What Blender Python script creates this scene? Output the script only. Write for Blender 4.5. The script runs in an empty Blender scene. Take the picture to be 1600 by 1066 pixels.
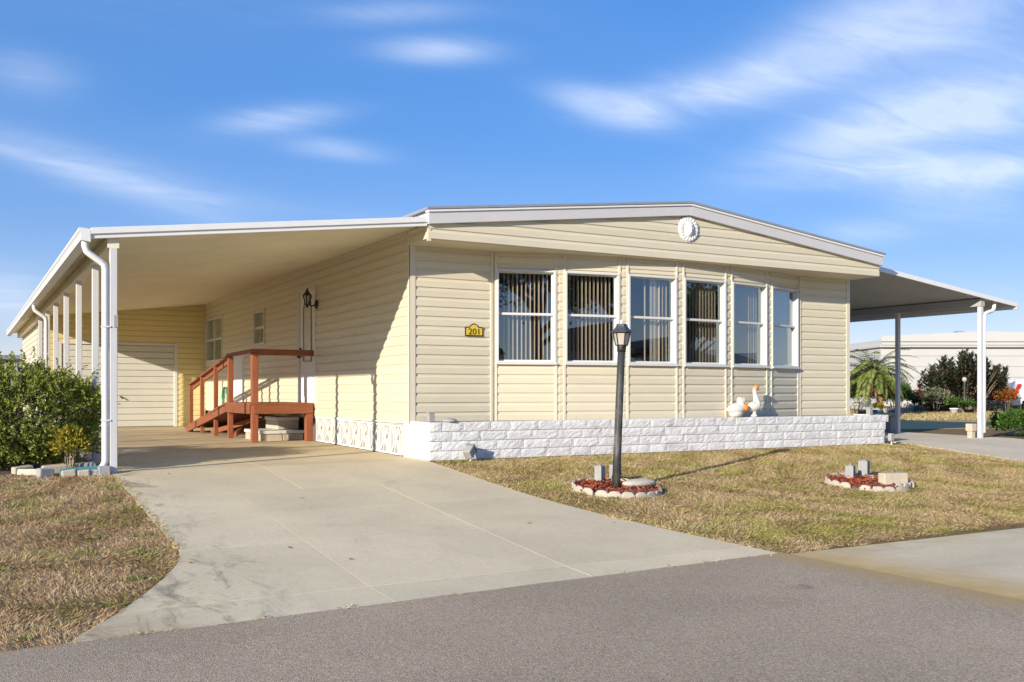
import bpy, bmesh, math, random
import numpy as np
from mathutils import Vector, Matrix
random.seed(7); RNG = np.random.default_rng(7)
PI = math.pi
SC = bpy.context.scene
COL = SC.collection

# ------------------------------------------------------------------ camera
cam_data = bpy.data.cameras.new('camera')
cam = bpy.data.objects.new('camera', cam_data); COL.objects.link(cam)
FWD = Vector((.4904, .8715, 0)).normalized()
cam.location = (-5.1, -11.76, 0.86)
cam.rotation_euler = FWD.to_track_quat('-Z', 'Y').to_euler()
cam_data.sensor_width = 36.0
cam_data.lens = 36.0 * 1523 / 1600
cam_data.shift_y = 79.5 / 1600
cam_data.clip_start = .05; cam_data.clip_end = 3000
SC.camera = cam

# ------------------------------------------------------------------ sky and sun
SUN_EL = math.radians(16.8)
SUN_H = Vector((-1.0, -.485, 0)).normalized()            # horizontal direction towards the sun
SUN_DIR = Vector((SUN_H.x * math.cos(SUN_EL), SUN_H.y * math.cos(SUN_EL), math.sin(SUN_EL)))
world = bpy.data.worlds.new('World'); SC.world = world; world.use_nodes = True
def build_world():
    nt = world.node_tree; N = nt.nodes; L = nt.links; N.clear()
    out = N.new('ShaderNodeOutputWorld'); bg = N.new('ShaderNodeBackground')
    sky = N.new('ShaderNodeTexSky'); sky.sky_type = 'NISHITA'; sky.sun_disc = False
    sky.sun_elevation = SUN_EL; sky.sun_rotation = math.atan2(SUN_DIR.x, SUN_DIR.y)
    sky.air_density = 1.0; sky.dust_density = 0.0; sky.ozone_density = 2.2; sky.altitude = 10
    hs = N.new('ShaderNodeHueSaturation'); hs.inputs['Saturation'].default_value = 1.84; hs.inputs['Value'].default_value = 1.86
    tint = N.new('ShaderNodeMix'); tint.data_type = 'RGBA'; tint.blend_type = 'MULTIPLY'; tint.inputs['Factor'].default_value = 1
    L.new(sky.outputs[0], tint.inputs['A']); tint.inputs['B'].default_value = (.85, .853, 1.275, 1)
    gm = N.new('ShaderNodeGamma'); gm.inputs['Gamma'].default_value = .471; L.new(tint.outputs['Result'], gm.inputs['Color'])
    L.new(gm.outputs[0], hs.inputs['Color'])
    tc = N.new('ShaderNodeTexCoord'); nrm = N.new('ShaderNodeVectorMath'); nrm.operation = 'NORMALIZE'
    L.new(tc.outputs['Generated'], nrm.inputs[0])
    sep = N.new('ShaderNodeSeparateXYZ'); L.new(nrm.outputs[0], sep.inputs[0])
    def M(op, a, b=None, c=None, clamp=False):
        n = N.new('ShaderNodeMath'); n.operation = op; n.use_clamp = clamp
        for i, v in enumerate((a, b, c)):
            if v is None: continue
            if isinstance(v, (int, float)): n.inputs[i].default_value = v
            else: L.new(v, n.inputs[i])
        return n.outputs[0]
    # high thin cirrus: direction projected on a flat layer, noise drawn out along the wind
    den = M('ADD', M('MAXIMUM', sep.outputs['Z'], 0.0), 0.10)
    px = M('DIVIDE', sep.outputs['X'], den); py = M('DIVIDE', sep.outputs['Y'], den)
    cmb = N.new('ShaderNodeCombineXYZ'); L.new(px, cmb.inputs[0]); L.new(py, cmb.inputs[1])
    mp = N.new('ShaderNodeMapping'); L.new(cmb.outputs[0], mp.inputs[0])
    mp.inputs['Rotation'].default_value = (0, 0, math.radians(20)); mp.inputs['Scale'].default_value = (.45, 1.15, 1)
    mp.inputs['Location'].default_value = (3.1, 1.7, 0)
    n1 = N.new('ShaderNodeTexNoise'); n1.inputs['Scale'].default_value = .8; n1.inputs['Detail'].default_value = 5
    n1.inputs['Roughness'].default_value = .45; n1.inputs['Distortion'].default_value = .6
    L.new(mp.outputs[0], n1.inputs['Vector'])
    fib = N.new('ShaderNodeMapping'); L.new(cmb.outputs[0], fib.inputs[0])
    fib.inputs['Rotation'].default_value = (0, 0, math.radians(-12)); fib.inputs['Scale'].default_value = (.9, 2.4, 1)
    n2 = N.new('ShaderNodeTexNoise'); n2.inputs['Scale'].default_value = 2.4; n2.inputs['Detail'].default_value = 9
    n2.inputs['Roughness'].default_value = .62; n2.inputs['Distortion'].default_value = .9
    L.new(fib.outputs[0], n2.inputs['Vector'])
    general = M('MULTIPLY', M('MULTIPLY_ADD', n1.outputs[0], 3.2, -1.65, True), M('MULTIPLY_ADD', n2.outputs[0], 2.4, -.75, True))
    total = M('MULTIPLY_ADD', general, .30, M('MULTIPLY', n1.outputs[0], .16))
    # separate wisps (centre direction, half width, half height, tilt, strength)
    wisps = [((.40, .86, .33), .050, .012, .02, .85), ((.27, .93, .26), .055, .012, .14, .72), ((.32, .92, .235), .045, .009, -.06, .5),
             ((.555, .79, .275), .055, .016, -.28, .95), ((.63, .715, .285), .090, .022, .12, .85), ((.70, .635, .315), .085, .032, .25, .75), ((.755, .56, .345), .09, .045, .20, .7),
             ((.74, .635, .235), .10, .026, .22, .8), ((.795, .555, .255), .11, .040, .10, .95), ((.765, .62, .205), .09, .014, -.06, .9), ((.81, .55, .195), .07, .016, .10, .8), ((.80, .575, .17), .06, .018, -.2, .5), ((.745, .635, .15), .045, .012, 0, .45),
             ((.035, .995, .085), .035, .022, 0, .75), ((.05, .96, .28), .04, .018, 0, .42), ((.08, .975, .21), .08, .016, -.25, .5), ((.17, .96, .185), .09, .020, -.22, .42),
             ((.36, .87, .365), .06, .010, .05, .45)]
    for c, w, h, tilt, s in wisps:
        c = Vector(c).normalized(); r = c.cross(Vector((0, 0, 1))).normalized(); u = r.cross(c)
        r2 = r * math.cos(tilt) + u * math.sin(tilt); u2 = u * math.cos(tilt) - r * math.sin(tilt)
        def dot(v):
            d = N.new('ShaderNodeVectorMath'); d.operation = 'DOT_PRODUCT'; L.new(nrm.outputs[0], d.inputs[0]); d.inputs[1].default_value = v
            return d.outputs['Value']
        a = M('DIVIDE', dot(r2), w); b = M('DIVIDE', dot(u2), h)
        # wobble the outline with the fibre noise
        b = M('ADD', b, M('MULTIPLY_ADD', n1.outputs[0], 2.0, -1.0))
        rr = M('ADD', M('MULTIPLY', a, a), M('MULTIPLY', b, b))
        g = M('EXPONENT', M('MULTIPLY', rr, -1.0))
        front = M('GREATER_THAN', dot(c), 0)
        wv = M('MULTIPLY', M('MULTIPLY', g, front), M('MULTIPLY', M('MULTIPLY_ADD', n2.outputs[0], 1.3, .0, True), s))
        total = M('ADD', total, wv)
    fac = M('MULTIPLY', M('MINIMUM', M('MULTIPLY', total, .58), .52), M('MULTIPLY_ADD', sep.outputs['Z'], 8.0, .1, True))
    mix = N.new('ShaderNodeMix'); mix.data_type = 'RGBA'
    L.new(fac, mix.inputs['Factor']); L.new(hs.outputs[0], mix.inputs['A'])
    mix.inputs['B'].default_value = (6.2, 6.5, 7.0, 1)
    L.new(mix.outputs['Result'], bg.inputs['Color']); bg.inputs['Strength'].default_value = 0.096
    L.new(bg.outputs[0], out.inputs['Surface'])
build_world()
sun_data = bpy.data.lights.new('sun', 'SUN'); sun_data.energy = 3.45; sun_data.angle = math.radians(.5); sun_data.color = (1, .90, .74)
sun = bpy.data.objects.new('sun', sun_data); COL.objects.link(sun)
sun.rotation_euler = SUN_DIR.to_track_quat('Z', 'Y').to_euler(); sun.location = (-20, -10, 20)
SC.view_settings.view_transform = 'Standard'; SC.view_settings.look = 'None'
SC.view_settings.exposure = 0.95; SC.view_settings.gamma = 1
SC.view_settings.use_curve_mapping = False

# ------------------------------------------------------------------ materials
def srgb(r, g, b):
    f = lambda c: (c / 255 / 12.92) if c <= 10 else ((c / 255 + .055) / 1.055) ** 2.4
    return (f(r), f(g), f(b))
MATS = {}
def mat(name, col, rough=.6, var=.08, scale=3.0, bump=0.0, bscale=60, island=0.0, objr=0.0, metal=0.0, spec=.5, stain=None, stretch=None, trans=0.0):
    """procedural surface: base colour, broad and fine mottling, optional bump, random tone per leaf or per object, dirt stains"""
    if name in MATS: return MATS[name]
    m = bpy.data.materials.new(name); m.use_nodes = True; MATS[name] = m
    nt = m.node_tree; N = nt.nodes; L = nt.links; b = N['Principled BSDF']
    b.inputs['Roughness'].default_value = rough; b.inputs['Metallic'].default_value = metal
    b.inputs['Specular IOR Level'].default_value = spec
    geo = N.new('ShaderNodeNewGeometry'); pos = geo.outputs['Position']
    if stretch:
        mp = N.new('ShaderNodeMapping'); mp.inputs['Scale'].default_value = stretch; L.new(pos, mp.inputs[0]); pos = mp.outputs[0]
    n = N.new('ShaderNodeTexNoise'); n.inputs['Scale'].default_value = scale; n.inputs['Detail'].default_value = 7; n.inputs['Roughness'].default_value = .65
    L.new(pos, n.inputs['Vector'])
    mr = N.new('ShaderNodeMapRange'); mr.inputs[1].default_value = .25; mr.inputs[2].default_value = .75
    mr.inputs[3].default_value = 1 - var; mr.inputs[4].default_value = 1 + var; L.new(n.outputs[0], mr.inputs[0])
    val = mr.outputs[0]
    def mul(a, bb):
        k = N.new('ShaderNodeMath'); k.operation = 'MULTIPLY'; L.new(a, k.inputs[0]); L.new(bb, k.inputs[1]); return k.outputs[0]
    def rnd(sock, amt):
        k = N.new('ShaderNodeMapRange'); k.inputs[3].default_value = 1 - amt; k.inputs[4].default_value = 1 + amt; L.new(sock, k.inputs[0]); return k.outputs[0]
    if island: val = mul(val, rnd(geo.outputs['Random Per Island'], island))
    if objr:
        oi = N.new('ShaderNodeObjectInfo'); val = mul(val, rnd(oi.outputs['Random'], objr))
    hv = N.new('ShaderNodeVectorMath'); hv.operation = 'SCALE'; hv.inputs[0].default_value = col[:3]; L.new(val, hv.inputs['Scale'])
    colsock = hv.outputs[0]
    if stain:
        scol, sscale, lo, hi, amt = stain
        s = N.new('ShaderNodeTexNoise'); s.inputs['Scale'].default_value = sscale; s.inputs['Detail'].default_value = 8; s.inputs['Roughness'].default_value = .7
        L.new(pos, s.inputs['Vector'])
        k = N.new('ShaderNodeMapRange'); k.inputs[1].default_value = lo; k.inputs[2].default_value = hi; k.inputs[4].default_value = amt; L.new(s.outputs[0], k.inputs[0])
        mx = N.new('ShaderNodeMix'); mx.data_type = 'RGBA'; L.new(k.outputs[0], mx.inputs['Factor']); L.new(colsock, mx.inputs['A'])
        mx.inputs['B'].default_value = (*scol, 1); colsock = mx.outputs['Result']
    L.new(colsock, b.inputs['Base Color'])
    if bump:
        bn = N.new('ShaderNodeTexNoise'); bn.inputs['Scale'].default_value = bscale; bn.inputs['Detail'].default_value = 5; L.new(pos, bn.inputs['Vector'])
        bp = N.new('ShaderNodeBump'); bp.inputs['Strength'].default_value = bump; bp.inputs['Distance'].default_value = .01
        L.new(bn.outputs[0], bp.inputs['Height']); L.new(bp.outputs[0], b.inputs['Normal'])
    if trans:
        tl = N.new('ShaderNodeBsdfTranslucent'); L.new(colsock, tl.inputs['Color'])
        ms = N.new('ShaderNodeMixShader'); ms.inputs[0].default_value = trans
        L.new(b.outputs[0], ms.inputs[1]); L.new(tl.outputs[0], ms.inputs[2]); L.new(ms.outputs[0], N['Material Output'].inputs['Surface'])
    return m
def ramp_leaf(name, cols, rough=.55, patch=None, trans=.25):
    """foliage or grass: a tone per leaf from a list, broad patches of a second list"""
    m = bpy.data.materials.new(name); m.use_nodes = True; MATS[name] = m
    nt = m.node_tree; N = nt.nodes; L = nt.links; b = N['Principled BSDF']; b.inputs['Roughness'].default_value = rough
    b.inputs['Specular IOR Level'].default_value = .3
    geo = N.new('ShaderNodeNewGeometry')
    def ramp(cs):
        r = N.new('ShaderNodeValToRGB'); r.color_ramp.interpolation = 'LINEAR'
        e = r.color_ramp.elements
        while len(e) < len(cs): e.new(.5)
        for i, c in enumerate(cs): e[i].position = i / (len(cs) - 1); e[i].color = (*c, 1)
        L.new(geo.outputs['Random Per Island'], r.inputs[0]); return r.outputs[0]
    c = ramp(cols)
    if patch:
        pcols, ps, lo, hi = patch
        n = N.new('ShaderNodeTexNoise'); n.inputs['Scale'].default_value = ps; n.inputs['Detail'].default_value = 6; n.inputs['Roughness'].default_value = .65
        L.new(geo.outputs['Position'], n.inputs['Vector'])
        k = N.new('ShaderNodeMapRange'); k.inputs[1].default_value = lo; k.inputs[2].default_value = hi; L.new(n.outputs[0], k.inputs[0])
        mx = N.new('ShaderNodeMix'); mx.data_type = 'RGBA'; L.new(k.outputs[0], mx.inputs['Factor']); L.new(c, mx.inputs['A']); L.new(ramp(pcols), mx.inputs['B']); c = mx.outputs['Result']
    L.new(c, b.inputs['Base Color'])
    tl = N.new('ShaderNodeBsdfTranslucent'); L.new(c, tl.inputs['Color']); ms = N.new('ShaderNodeMixShader'); ms.inputs[0].default_value = trans
    L.new(b.outputs[0], ms.inputs[1]); L.new(tl.outputs[0], ms.inputs[2]); L.new(ms.outputs[0], N['Material Output'].inputs['Surface'])
    return m
def glass_mat(name, fac, tint=(.8, .9, .95)):
    m = bpy.data.materials.new(name); m.use_nodes = True; MATS[name] = m
    nt = m.node_tree; N = nt.nodes; L = nt.links; N.remove(N['Principled BSDF'])
    tr = N.new('ShaderNodeBsdfTransparent'); tr.inputs[0].default_value = (*tint, 1)
    gl = N.new('ShaderNodeBsdfGlossy'); gl.inputs['Roughness'].default_value = .0; gl.inputs['Color'].default_value = (.80, .93, 1, 1)
    lw = N.new('ShaderNodeLayerWeight'); lw.inputs['Blend'].default_value = .5; pw_ = N.new('ShaderNodeMath'); pw_.operation = 'POWER'; pw_.inputs[1].default_value = 2.6; L.new(lw.outputs['Facing'], pw_.inputs[0])
    mr = N.new('ShaderNodeMapRange'); mr.inputs[3].default_value = fac; mr.inputs[4].default_value = min(1, fac + .75); L.new(pw_.outputs[0], mr.inputs[0])
    ms = N.new('ShaderNodeMixShader'); L.new(mr.outputs[0], ms.inputs[0]); L.new(tr.outputs[0], ms.inputs[1]); L.new(gl.outputs[0], ms.inputs[2])
    L.new(ms.outputs[0], N['Material Output'].inputs['Surface']); return m

M_CREAM = mat('cream_vinyl', (.66, .60, .45), .42, .045, 2.5, objr=.03, bump=.10, bscale=4, stretch=(1, 1, 4), stain=((.50, .46, .36), 1.6, .60, .85, .28))
M_CREAMTRIM = mat('cream_trim', (.675, .615, .49), .45, .03, 4)
M_SOFFIT = mat('cream_soffit', (.68, .605, .43), .55, .05, 3)
M_YELLOW = mat('yellow_vinyl', (.70, .59, .30), .45, .04, 2.5, objr=.03)
M_WHITEMETAL = mat('white_enamel', (.76, .76, .75), .38, .04, 4, stain=((.50, .47, .42), 3.5, .62, .82, .35))
M_BARGE = mat('barge_grey_white', (.58, .57, .57), .45, .04, 4)
M_POST = mat('grey_white_post', (.62, .62, .63), .4, .05, 5, stain=((.42, .38, .33), 4, .60, .82, .4))
M_GARAGE = mat('garage_white', (.60, .59, .53), .45, .05, 3, objr=.02)
M_PAN = mat('pan_roof_cream', (.80, .73, .55), .5, .06, 1.5, stain=((.30, .27, .22), .9, .55, .85, .35))
M_ROOFGREY = mat('roof_grey', (.26, .28, .31), .5, .1, 4)
M_WFRAME = mat('window_white', (.64, .64, .62), .4, .03, 5)
M_BRICK = mat('white_painted_brick', (.74, .735, .735), .75, .10, 9, bump=.7, bscale=45, objr=.06, stain=((.34, .30, .25), 7, .50, .74, .62))
M_MORTAR = mat('grey_mortar', (.27, .26, .25), .9, .15, 12)
M_LATTICE = mat('white_breeze_block', (.72, .71, .68), .75, .08, 8, bump=.25, bscale=70)
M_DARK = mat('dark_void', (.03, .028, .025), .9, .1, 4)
M_CRAWL = mat('crawl_backing', (.15, .145, .14), .9, .12, 6)
M_WOOD = mat('red_stained_timber', (.30, .078, .027), .55, .22, 7, bump=.25, bscale=40, objr=.10, stretch=(1, 1, 1), stain=((.14, .04, .02), 3.5, .55, .8, .55))
M_STONE = mat('cream_split_stone', (.50, .43, .33), .85, .16, 10, bump=.8, bscale=35, objr=.08)
M_CAP = mat('white_step_cap', (.66, .66, .62), .7, .08, 8, stain=((.3, .3, .26), 6, .55, .75, .4))
M_GLASS = glass_mat('window_glass', .20, (.95, .97, .98))
M_BLIND = mat('blind_fabric', (.64, .55, .43), .7, .05, 4, trans=.12)
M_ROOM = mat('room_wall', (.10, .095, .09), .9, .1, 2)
M_BLACK = mat('black_metal', (.02, .02, .022), .4, .2, 12)
M_LAMPPOST = mat('weathered_black_paint', (.045, .045, .045), .55, .25, 8, bump=.3, bscale=40, stain=((.22, .215, .20), 7, .50, .72, .85), stretch=(1, 1, .35))
M_FROST = mat('frosted_glass', (.72, .66, .58), .35, .12, 9, trans=.4)
M_GOLD = mat('gold_plaque', (.72, .52, .06), .45, .12, 14)
M_CONCEDGE = mat('scallop_concrete', (.50, .44, .36), .85, .14, 9, bump=.5, bscale=60, objr=.08, stain=((.30, .26, .21), 7, .55, .8, .5))
M_GREYBLOCK = mat('grey_concrete_block', (.33, .33, .325), .85, .12, 10, bump=.4, bscale=50, objr=.05)
M_MULCH = ramp_leaf('red_mulch', [(.10, .02, .012), (.28, .06, .03), (.40, .11, .05), (.16, .04, .02)], .8, trans=0.0)
M_WHITEPLASTER = mat('white_plaster', (.80, .79, .75), .6, .05, 8)
M_GOOSEWHITE = mat('goose_white', (.68, .655, .60), .5, .06, 9)
M_ORANGE = mat('goose_orange', (.80, .28, .05), .45, .1, 8)
M_PEACH = mat('goose_peach', (.75, .42, .24), .5, .1, 8)
M_TEAL = mat('teal_pot', (.08, .26, .26), .5, .1, 9)
M_GREENHOSE = mat('green_hose', (.04, .22, .13), .45, .1, 9)
M_FARWHITE = mat('far_white_siding', (.52, .515, .50), .6, .03, 1)
M_BARK = mat('bark', (.20, .155, .115), .9, .25, 9, bump=.6, bscale=30)
M_PALMTRUNK = mat('palm_trunk', (.42, .37, .31), .9, .25, 14, bump=.6, bscale=20)
M_SOIL = mat('soil', (.12, .09, .065), .95, .25, 12, bump=.5, bscale=40)
M_BUSH = ramp_leaf('bush_leaf', [(.06, .09, .016), (.17, .22, .035), (.32, .35, .06), (.48, .48, .12)], .40, trans=.22)
M_YSHRUB = ramp_leaf('yellow_shrub_leaf', [(.10, .13, .02), (.30, .28, .03), (.48, .36, .04), (.20, .20, .03)], .5, trans=.3)
M_GRASS = ramp_leaf('dry_grass', [(.19, .115, .05), (.56, .395, .18), (.80, .62, .35), (.45, .285, .13), (.69, .53, .26), (.77, .66, .48)], .8,
                    patch=([(.16, .19, .03), (.40, .39, .07), (.58, .52, .14), (.70, .56, .23)], 1.6, .47, .66), trans=.3)
M_GRASSL = ramp_leaf('dry_brown_grass', [(.24, .14, .06), (.56, .38, .19), (.80, .60, .34), (.44, .26, .13), (.64, .46, .24), (.78, .66, .50)], .8,
                    patch=([(.14, .18, .03), (.34, .35, .07), (.50, .44, .14), (.62, .48, .22)], 1.6, .53, .70), trans=.3)
M_PALM = ramp_leaf('palm_leaflet', [(.06, .10, .02), (.13, .18, .035), (.22, .26, .06), (.30, .28, .10)], .5, trans=.25)
M_PALMDEAD = ramp_leaf('palm_dead', [(.20, .12, .04), (.34, .22, .08), (.42, .28, .10)], .8, trans=.2)
M_RUBBER = ramp_leaf('rubber_leaf', [(.022, .032, .016), (.05, .065, .03), (.085, .045, .035), (.03, .045, .02), (.12, .14, .07)], .3, trans=.08)
M_CROTON = ramp_leaf('croton_leaf', [(.35, .05, .02), (.5, .16, .04), (.12, .14, .03), (.40, .10, .03)], .45)
M_OAK = ramp_leaf('oak_leaf', [(.02, .045, .012), (.05, .09, .02), (.09, .13, .03)], .5)
M_FARGREEN = ramp_leaf('far_green_leaf', [(.025, .07, .012), (.06, .13, .02), (.12, .20, .04)], .5)
M_TAN = mat('tan_siding', (.45, .38, .28), .7, .06, 2)
M_BROWNROOF = mat('brown_shingle', (.22, .13, .08), .9, .15, 6)

def concrete_mat(name, base, edge_stain):
    m = bpy.data.materials.new(name); m.use_nodes = True; MATS[name] = m
    nt = m.node_tree; N = nt.nodes; L = nt.links; b = N['Principled BSDF']; b.inputs['Roughness'].default_value = .85
    b.inputs['Specular IOR Level'].default_value = .25
    geo = N.new('ShaderNodeNewGeometry'); P = geo.outputs['Position']; sep = N.new('ShaderNodeSeparateXYZ'); L.new(P, sep.inputs[0])
    oi = N.new('ShaderNodeObjectInfo')
    def noise(s, d=7, r=.65, stretch=None, dist=0):
        n = N.new('ShaderNodeTexNoise'); n.inputs['Scale'].default_value = s; n.inputs['Detail'].default_value = d; n.inputs['Roughness'].default_value = r
        n.inputs['Distortion'].default_value = dist
        if stretch:
            mp = N.new('ShaderNodeMapping'); mp.inputs['Scale'].default_value = stretch; L.new(P, mp.inputs[0]); L.new(mp.outputs[0], n.inputs['Vector'])
        else: L.new(P, n.inputs['Vector'])
        return n.outputs[0]
    def rng(s, a, bb, c, d):
        k = N.new('ShaderNodeMapRange'); k.inputs[1].default_value = a; k.inputs[2].default_value = bb; k.inputs[3].default_value = c; k.inputs[4].default_value = d
        L.new(s, k.inputs[0]); return k.outputs[0]
    def mul(a, bb):
        k = N.new('ShaderNodeMath'); k.operation = 'MULTIPLY'; L.new(a, k.inputs[0]); L.new(bb, k.inputs[1]); return k.outputs[0]
    def mixc(f, a, c):
        x = N.new('ShaderNodeMix'); x.data_type = 'RGBA'; L.new(f, x.inputs['Factor']); L.new(a, x.inputs['A']); x.inputs['B'].default_value = (*c, 1); return x.outputs['Result']
    v = mul(mul(rng(noise(.9), .3, .7, .88, 1.10), rng(noise(28, 4), .3, .7, .93, 1.07)), rng(oi.outputs['Random'], 0, 1, .955, 1.045))
    s = N.new('ShaderNodeVectorMath'); s.operation = 'SCALE'; s.inputs[0].default_value = base; L.new(v, s.inputs['Scale']); c = s.outputs[0]
    # mildew and tyre marks as blotches of their own shape
    c = mixc(mul(rng(noise(2.3, 9, .75, (1, .5, 1), .8), .56, .80, 0, .42), rng(noise(.55, 4), .42, .6, 0, 1)), c, (.17, .145, .115))
    if edge_stain == 'drive':
        # dark spots along the lawn edge; blotchy brown tone over the floor under the carport
        e = rng(sep.outputs['X'], -3.1, -3.7, 0, 1)
        c = mixc(mul(e, rng(noise(4.5, 9, .75, (1, .45, 1), 1.0), .50, .68, 0, .75)), c, (.13, .105, .08))
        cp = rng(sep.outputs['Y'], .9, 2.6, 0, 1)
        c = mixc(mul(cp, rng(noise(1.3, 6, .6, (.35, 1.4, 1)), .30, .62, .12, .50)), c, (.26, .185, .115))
        o = mul(rng(sep.outputs['Y'], -5.3, -6.2, 0, 1), rng(sep.outputs['X'], -3.6, -4.5, 0, 1))
        c = mixc(mul(o, rng(noise(5), .35, .6, 0, .6)), c, (.42, .27, .12))
    if edge_stain == 'street':
        # rust-orange bleeding along the joint with the asphalt
        w = noise(1.6, 5); wx = N.new('ShaderNodeMath'); wx.operation = 'MULTIPLY_ADD'; L.new(w, wx.inputs[0]); wx.inputs[1].default_value = -.55; L.new(sep.outputs['X'], wx.inputs[2])
        c = mixc(mul(rng(wx.outputs[0], .40, 1.15, 1, 0), rng(noise(6), .3, .6, .65, 1)), c, (.60, .39, .13))
        c = mixc(mul(rng(sep.outputs['Y'], -6.55, -6.15, 0, .6), rng(noise(2.2), .42, .6, 0, 1)), c, (.56, .43, .19))
        c = mixc(rng(noise(.8, 6, .6, (.25, 1.8, 1)), .5, .72, 0, .28), c, (.34, .29, .23))
    L.new(c, b.inputs['Base Color'])
    bp = N.new('ShaderNodeBump'); bp.inputs['Strength'].default_value = .25; bp.inputs['Distance'].default_value = .006
    L.new(noise(90, 5), bp.inputs['Height']); L.new(bp.outputs[0], b.inputs['Normal'])
    return m
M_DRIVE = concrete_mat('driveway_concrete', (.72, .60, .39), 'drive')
M_STREETCONC = concrete_mat('street_concrete', (.75, .61, .395), 'street')
M_PADCONC = concrete_mat('pad_concrete', (.72, .61, .44), '')
def asphalt_mat():
    m = bpy.data.materials.new('asphalt'); m.use_nodes = True
    nt = m.node_tree; N = nt.nodes; L = nt.links; b = N['Principled BSDF']; b.inputs['Roughness'].default_value = .85; b.inputs['Specular IOR Level'].default_value = .3
    geo = N.new('ShaderNodeNewGeometry'); P = geo.outputs['Position']; sep = N.new('ShaderNodeSeparateXYZ'); L.new(P, sep.inputs[0])
    vor = N.new('ShaderNodeTexVoronoi'); vor.inputs['Scale'].default_value = 135; L.new(P, vor.inputs['Vector'])
    sepc = N.new('ShaderNodeSeparateColor'); L.new(vor.outputs['Color'], sepc.inputs[0])
    r = N.new('ShaderNodeValToRGB'); e = r.color_ramp.elements
    e[0].color = (.30, .222, .148, 1); e[1].color = (.66, .52, .37, 1); e[1].position = 1
    for p, c in ((.45, (.46, .345, .218)), (.85, (.54, .412, .266))):
        x = e.new(p); x.color = (*c, 1)
    L.new(sepc.outputs[0], r.inputs[0])
    n = N.new('ShaderNodeTexNoise'); n.inputs['Scale'].default_value = .7; n.inputs['Detail'].default_value = 8; L.new(P, n.inputs['Vector'])
    mr = N.new('ShaderNodeMapRange'); mr.inputs[1].default_value = .3; mr.inputs[2].default_value = .7; mr.inputs[3].default_value = .86; mr.inputs[4].default_value = 1.12; L.new(n.outputs[0], mr.inputs[0])
    s = N.new('ShaderNodeVectorMath'); s.operation = 'SCALE'; L.new(r.outputs[0], s.inputs[0]); L.new(mr.outputs[0], s.inputs['Scale'])
    # oil drips
    n3 = N.new('ShaderNodeTexNoise'); n3.inputs['Scale'].default_value = 1.7; n3.inputs['Detail'].default_value = 4; L.new(P, n3.inputs['Vector'])
    k = N.new('ShaderNodeMapRange'); k.inputs[1].default_value = .70; k.inputs[2].default_value = .78; k.inputs[4].default_value = .55; L.new(n3.outputs[0], k.inputs[0])
    mx = N.new('ShaderNodeMix'); mx.data_type = 'RGBA'; L.new(k.outputs[0], mx.inputs['Factor']); L.new(s.outputs[0], mx.inputs['A']); mx.inputs['B'].default_value = (.05, .045, .04, 1)
    # orange bleed next to the concrete street
    n4 = N.new('ShaderNodeTexNoise'); n4.inputs['Scale'].default_value = 1.8; n4.inputs['Detail'].default_value = 5; L.new(P, n4.inputs['Vector'])
    wx = N.new('ShaderNodeMath'); wx.operation = 'MULTIPLY_ADD'; L.new(n4.outputs[0], wx.inputs[0]); wx.inputs[1].default_value = .35; L.new(sep.outputs['X'], wx.inputs[2])
    k2 = N.new('ShaderNodeMapRange'); k2.inputs[1].default_value = .42; k2.inputs[2].default_value = .85; k2.inputs[4].default_value = .8; L.new(wx.outputs[0], k2.inputs[0])
    mx2 = N.new('ShaderNodeMix'); mx2.data_type = 'RGBA'; L.new(k2.outputs[0], mx2.inputs['Factor']); L.new(mx.outputs['Result'], mx2.inputs['A']); mx2.inputs['B'].default_value = (.50, .33, .12, 1)
    L.new(mx2.outputs['Result'], b.inputs['Base Color'])
    bp = N.new('ShaderNodeBump'); bp.inputs['Strength'].default_value = .6; bp.inputs['Distance'].default_value = .004
    L.new(vor.outputs['Distance'], bp.inputs['Height']); L.new(bp.outputs[0], b.inputs['Normal'])
    return m
M_ASPHALT = asphalt_mat()
def lawn_mat():
    m = bpy.data.materials.new('lawn_thatch'); m.use_nodes = True
    nt = m.node_tree; N = nt.nodes; L = nt.links; b = N['Principled BSDF']; b.inputs['Roughness'].default_value = .95; b.inputs['Specular IOR Level'].default_value = .1
    geo = N.new('ShaderNodeNewGeometry'); P = geo.outputs['Position']
    def noise(s, d=7):
        n = N.new('ShaderNodeTexNoise'); n.inputs['Scale'].default_value = s; n.inputs['Detail'].default_value = d; n.inputs['Roughness'].default_value = .7; L.new(P, n.inputs['Vector']); return n.outputs[0]
    r = N.new('ShaderNodeValToRGB'); e = r.color_ramp.elements; e[0].position = .3; e[1].position = .72
    e[0].color = (.13, .08, .035, 1); e[1].color = (.40, .28, .13, 1); L.new(noise(22, 9), r.inputs[0])
    k = N.new('ShaderNodeMapRange'); k.inputs[1].default_value = .53; k.inputs[2].default_value = .7; k.inputs[4].default_value = .7; L.new(noise(1.15, 6), k.inputs[0])
    mx = N.new('ShaderNodeMix'); mx.data_type = 'RGBA'; L.new(k.outputs[0], mx.inputs['Factor']); L.new(r.outputs[0], mx.inputs['A']); mx.inputs['B'].default_value = (.17, .165, .04, 1)
    L.new(mx.outputs['Result'], b.inputs['Base Color'])
    bp = N.new('ShaderNodeBump'); bp.inputs['Strength'].default_value = 1; bp.inputs['Distance'].default_value = .03; L.new(noise(40), bp.inputs['Height']); L.new(bp.outputs[0], b.inputs['Normal'])
    return m
M_LAWN = lawn_mat()

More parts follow.
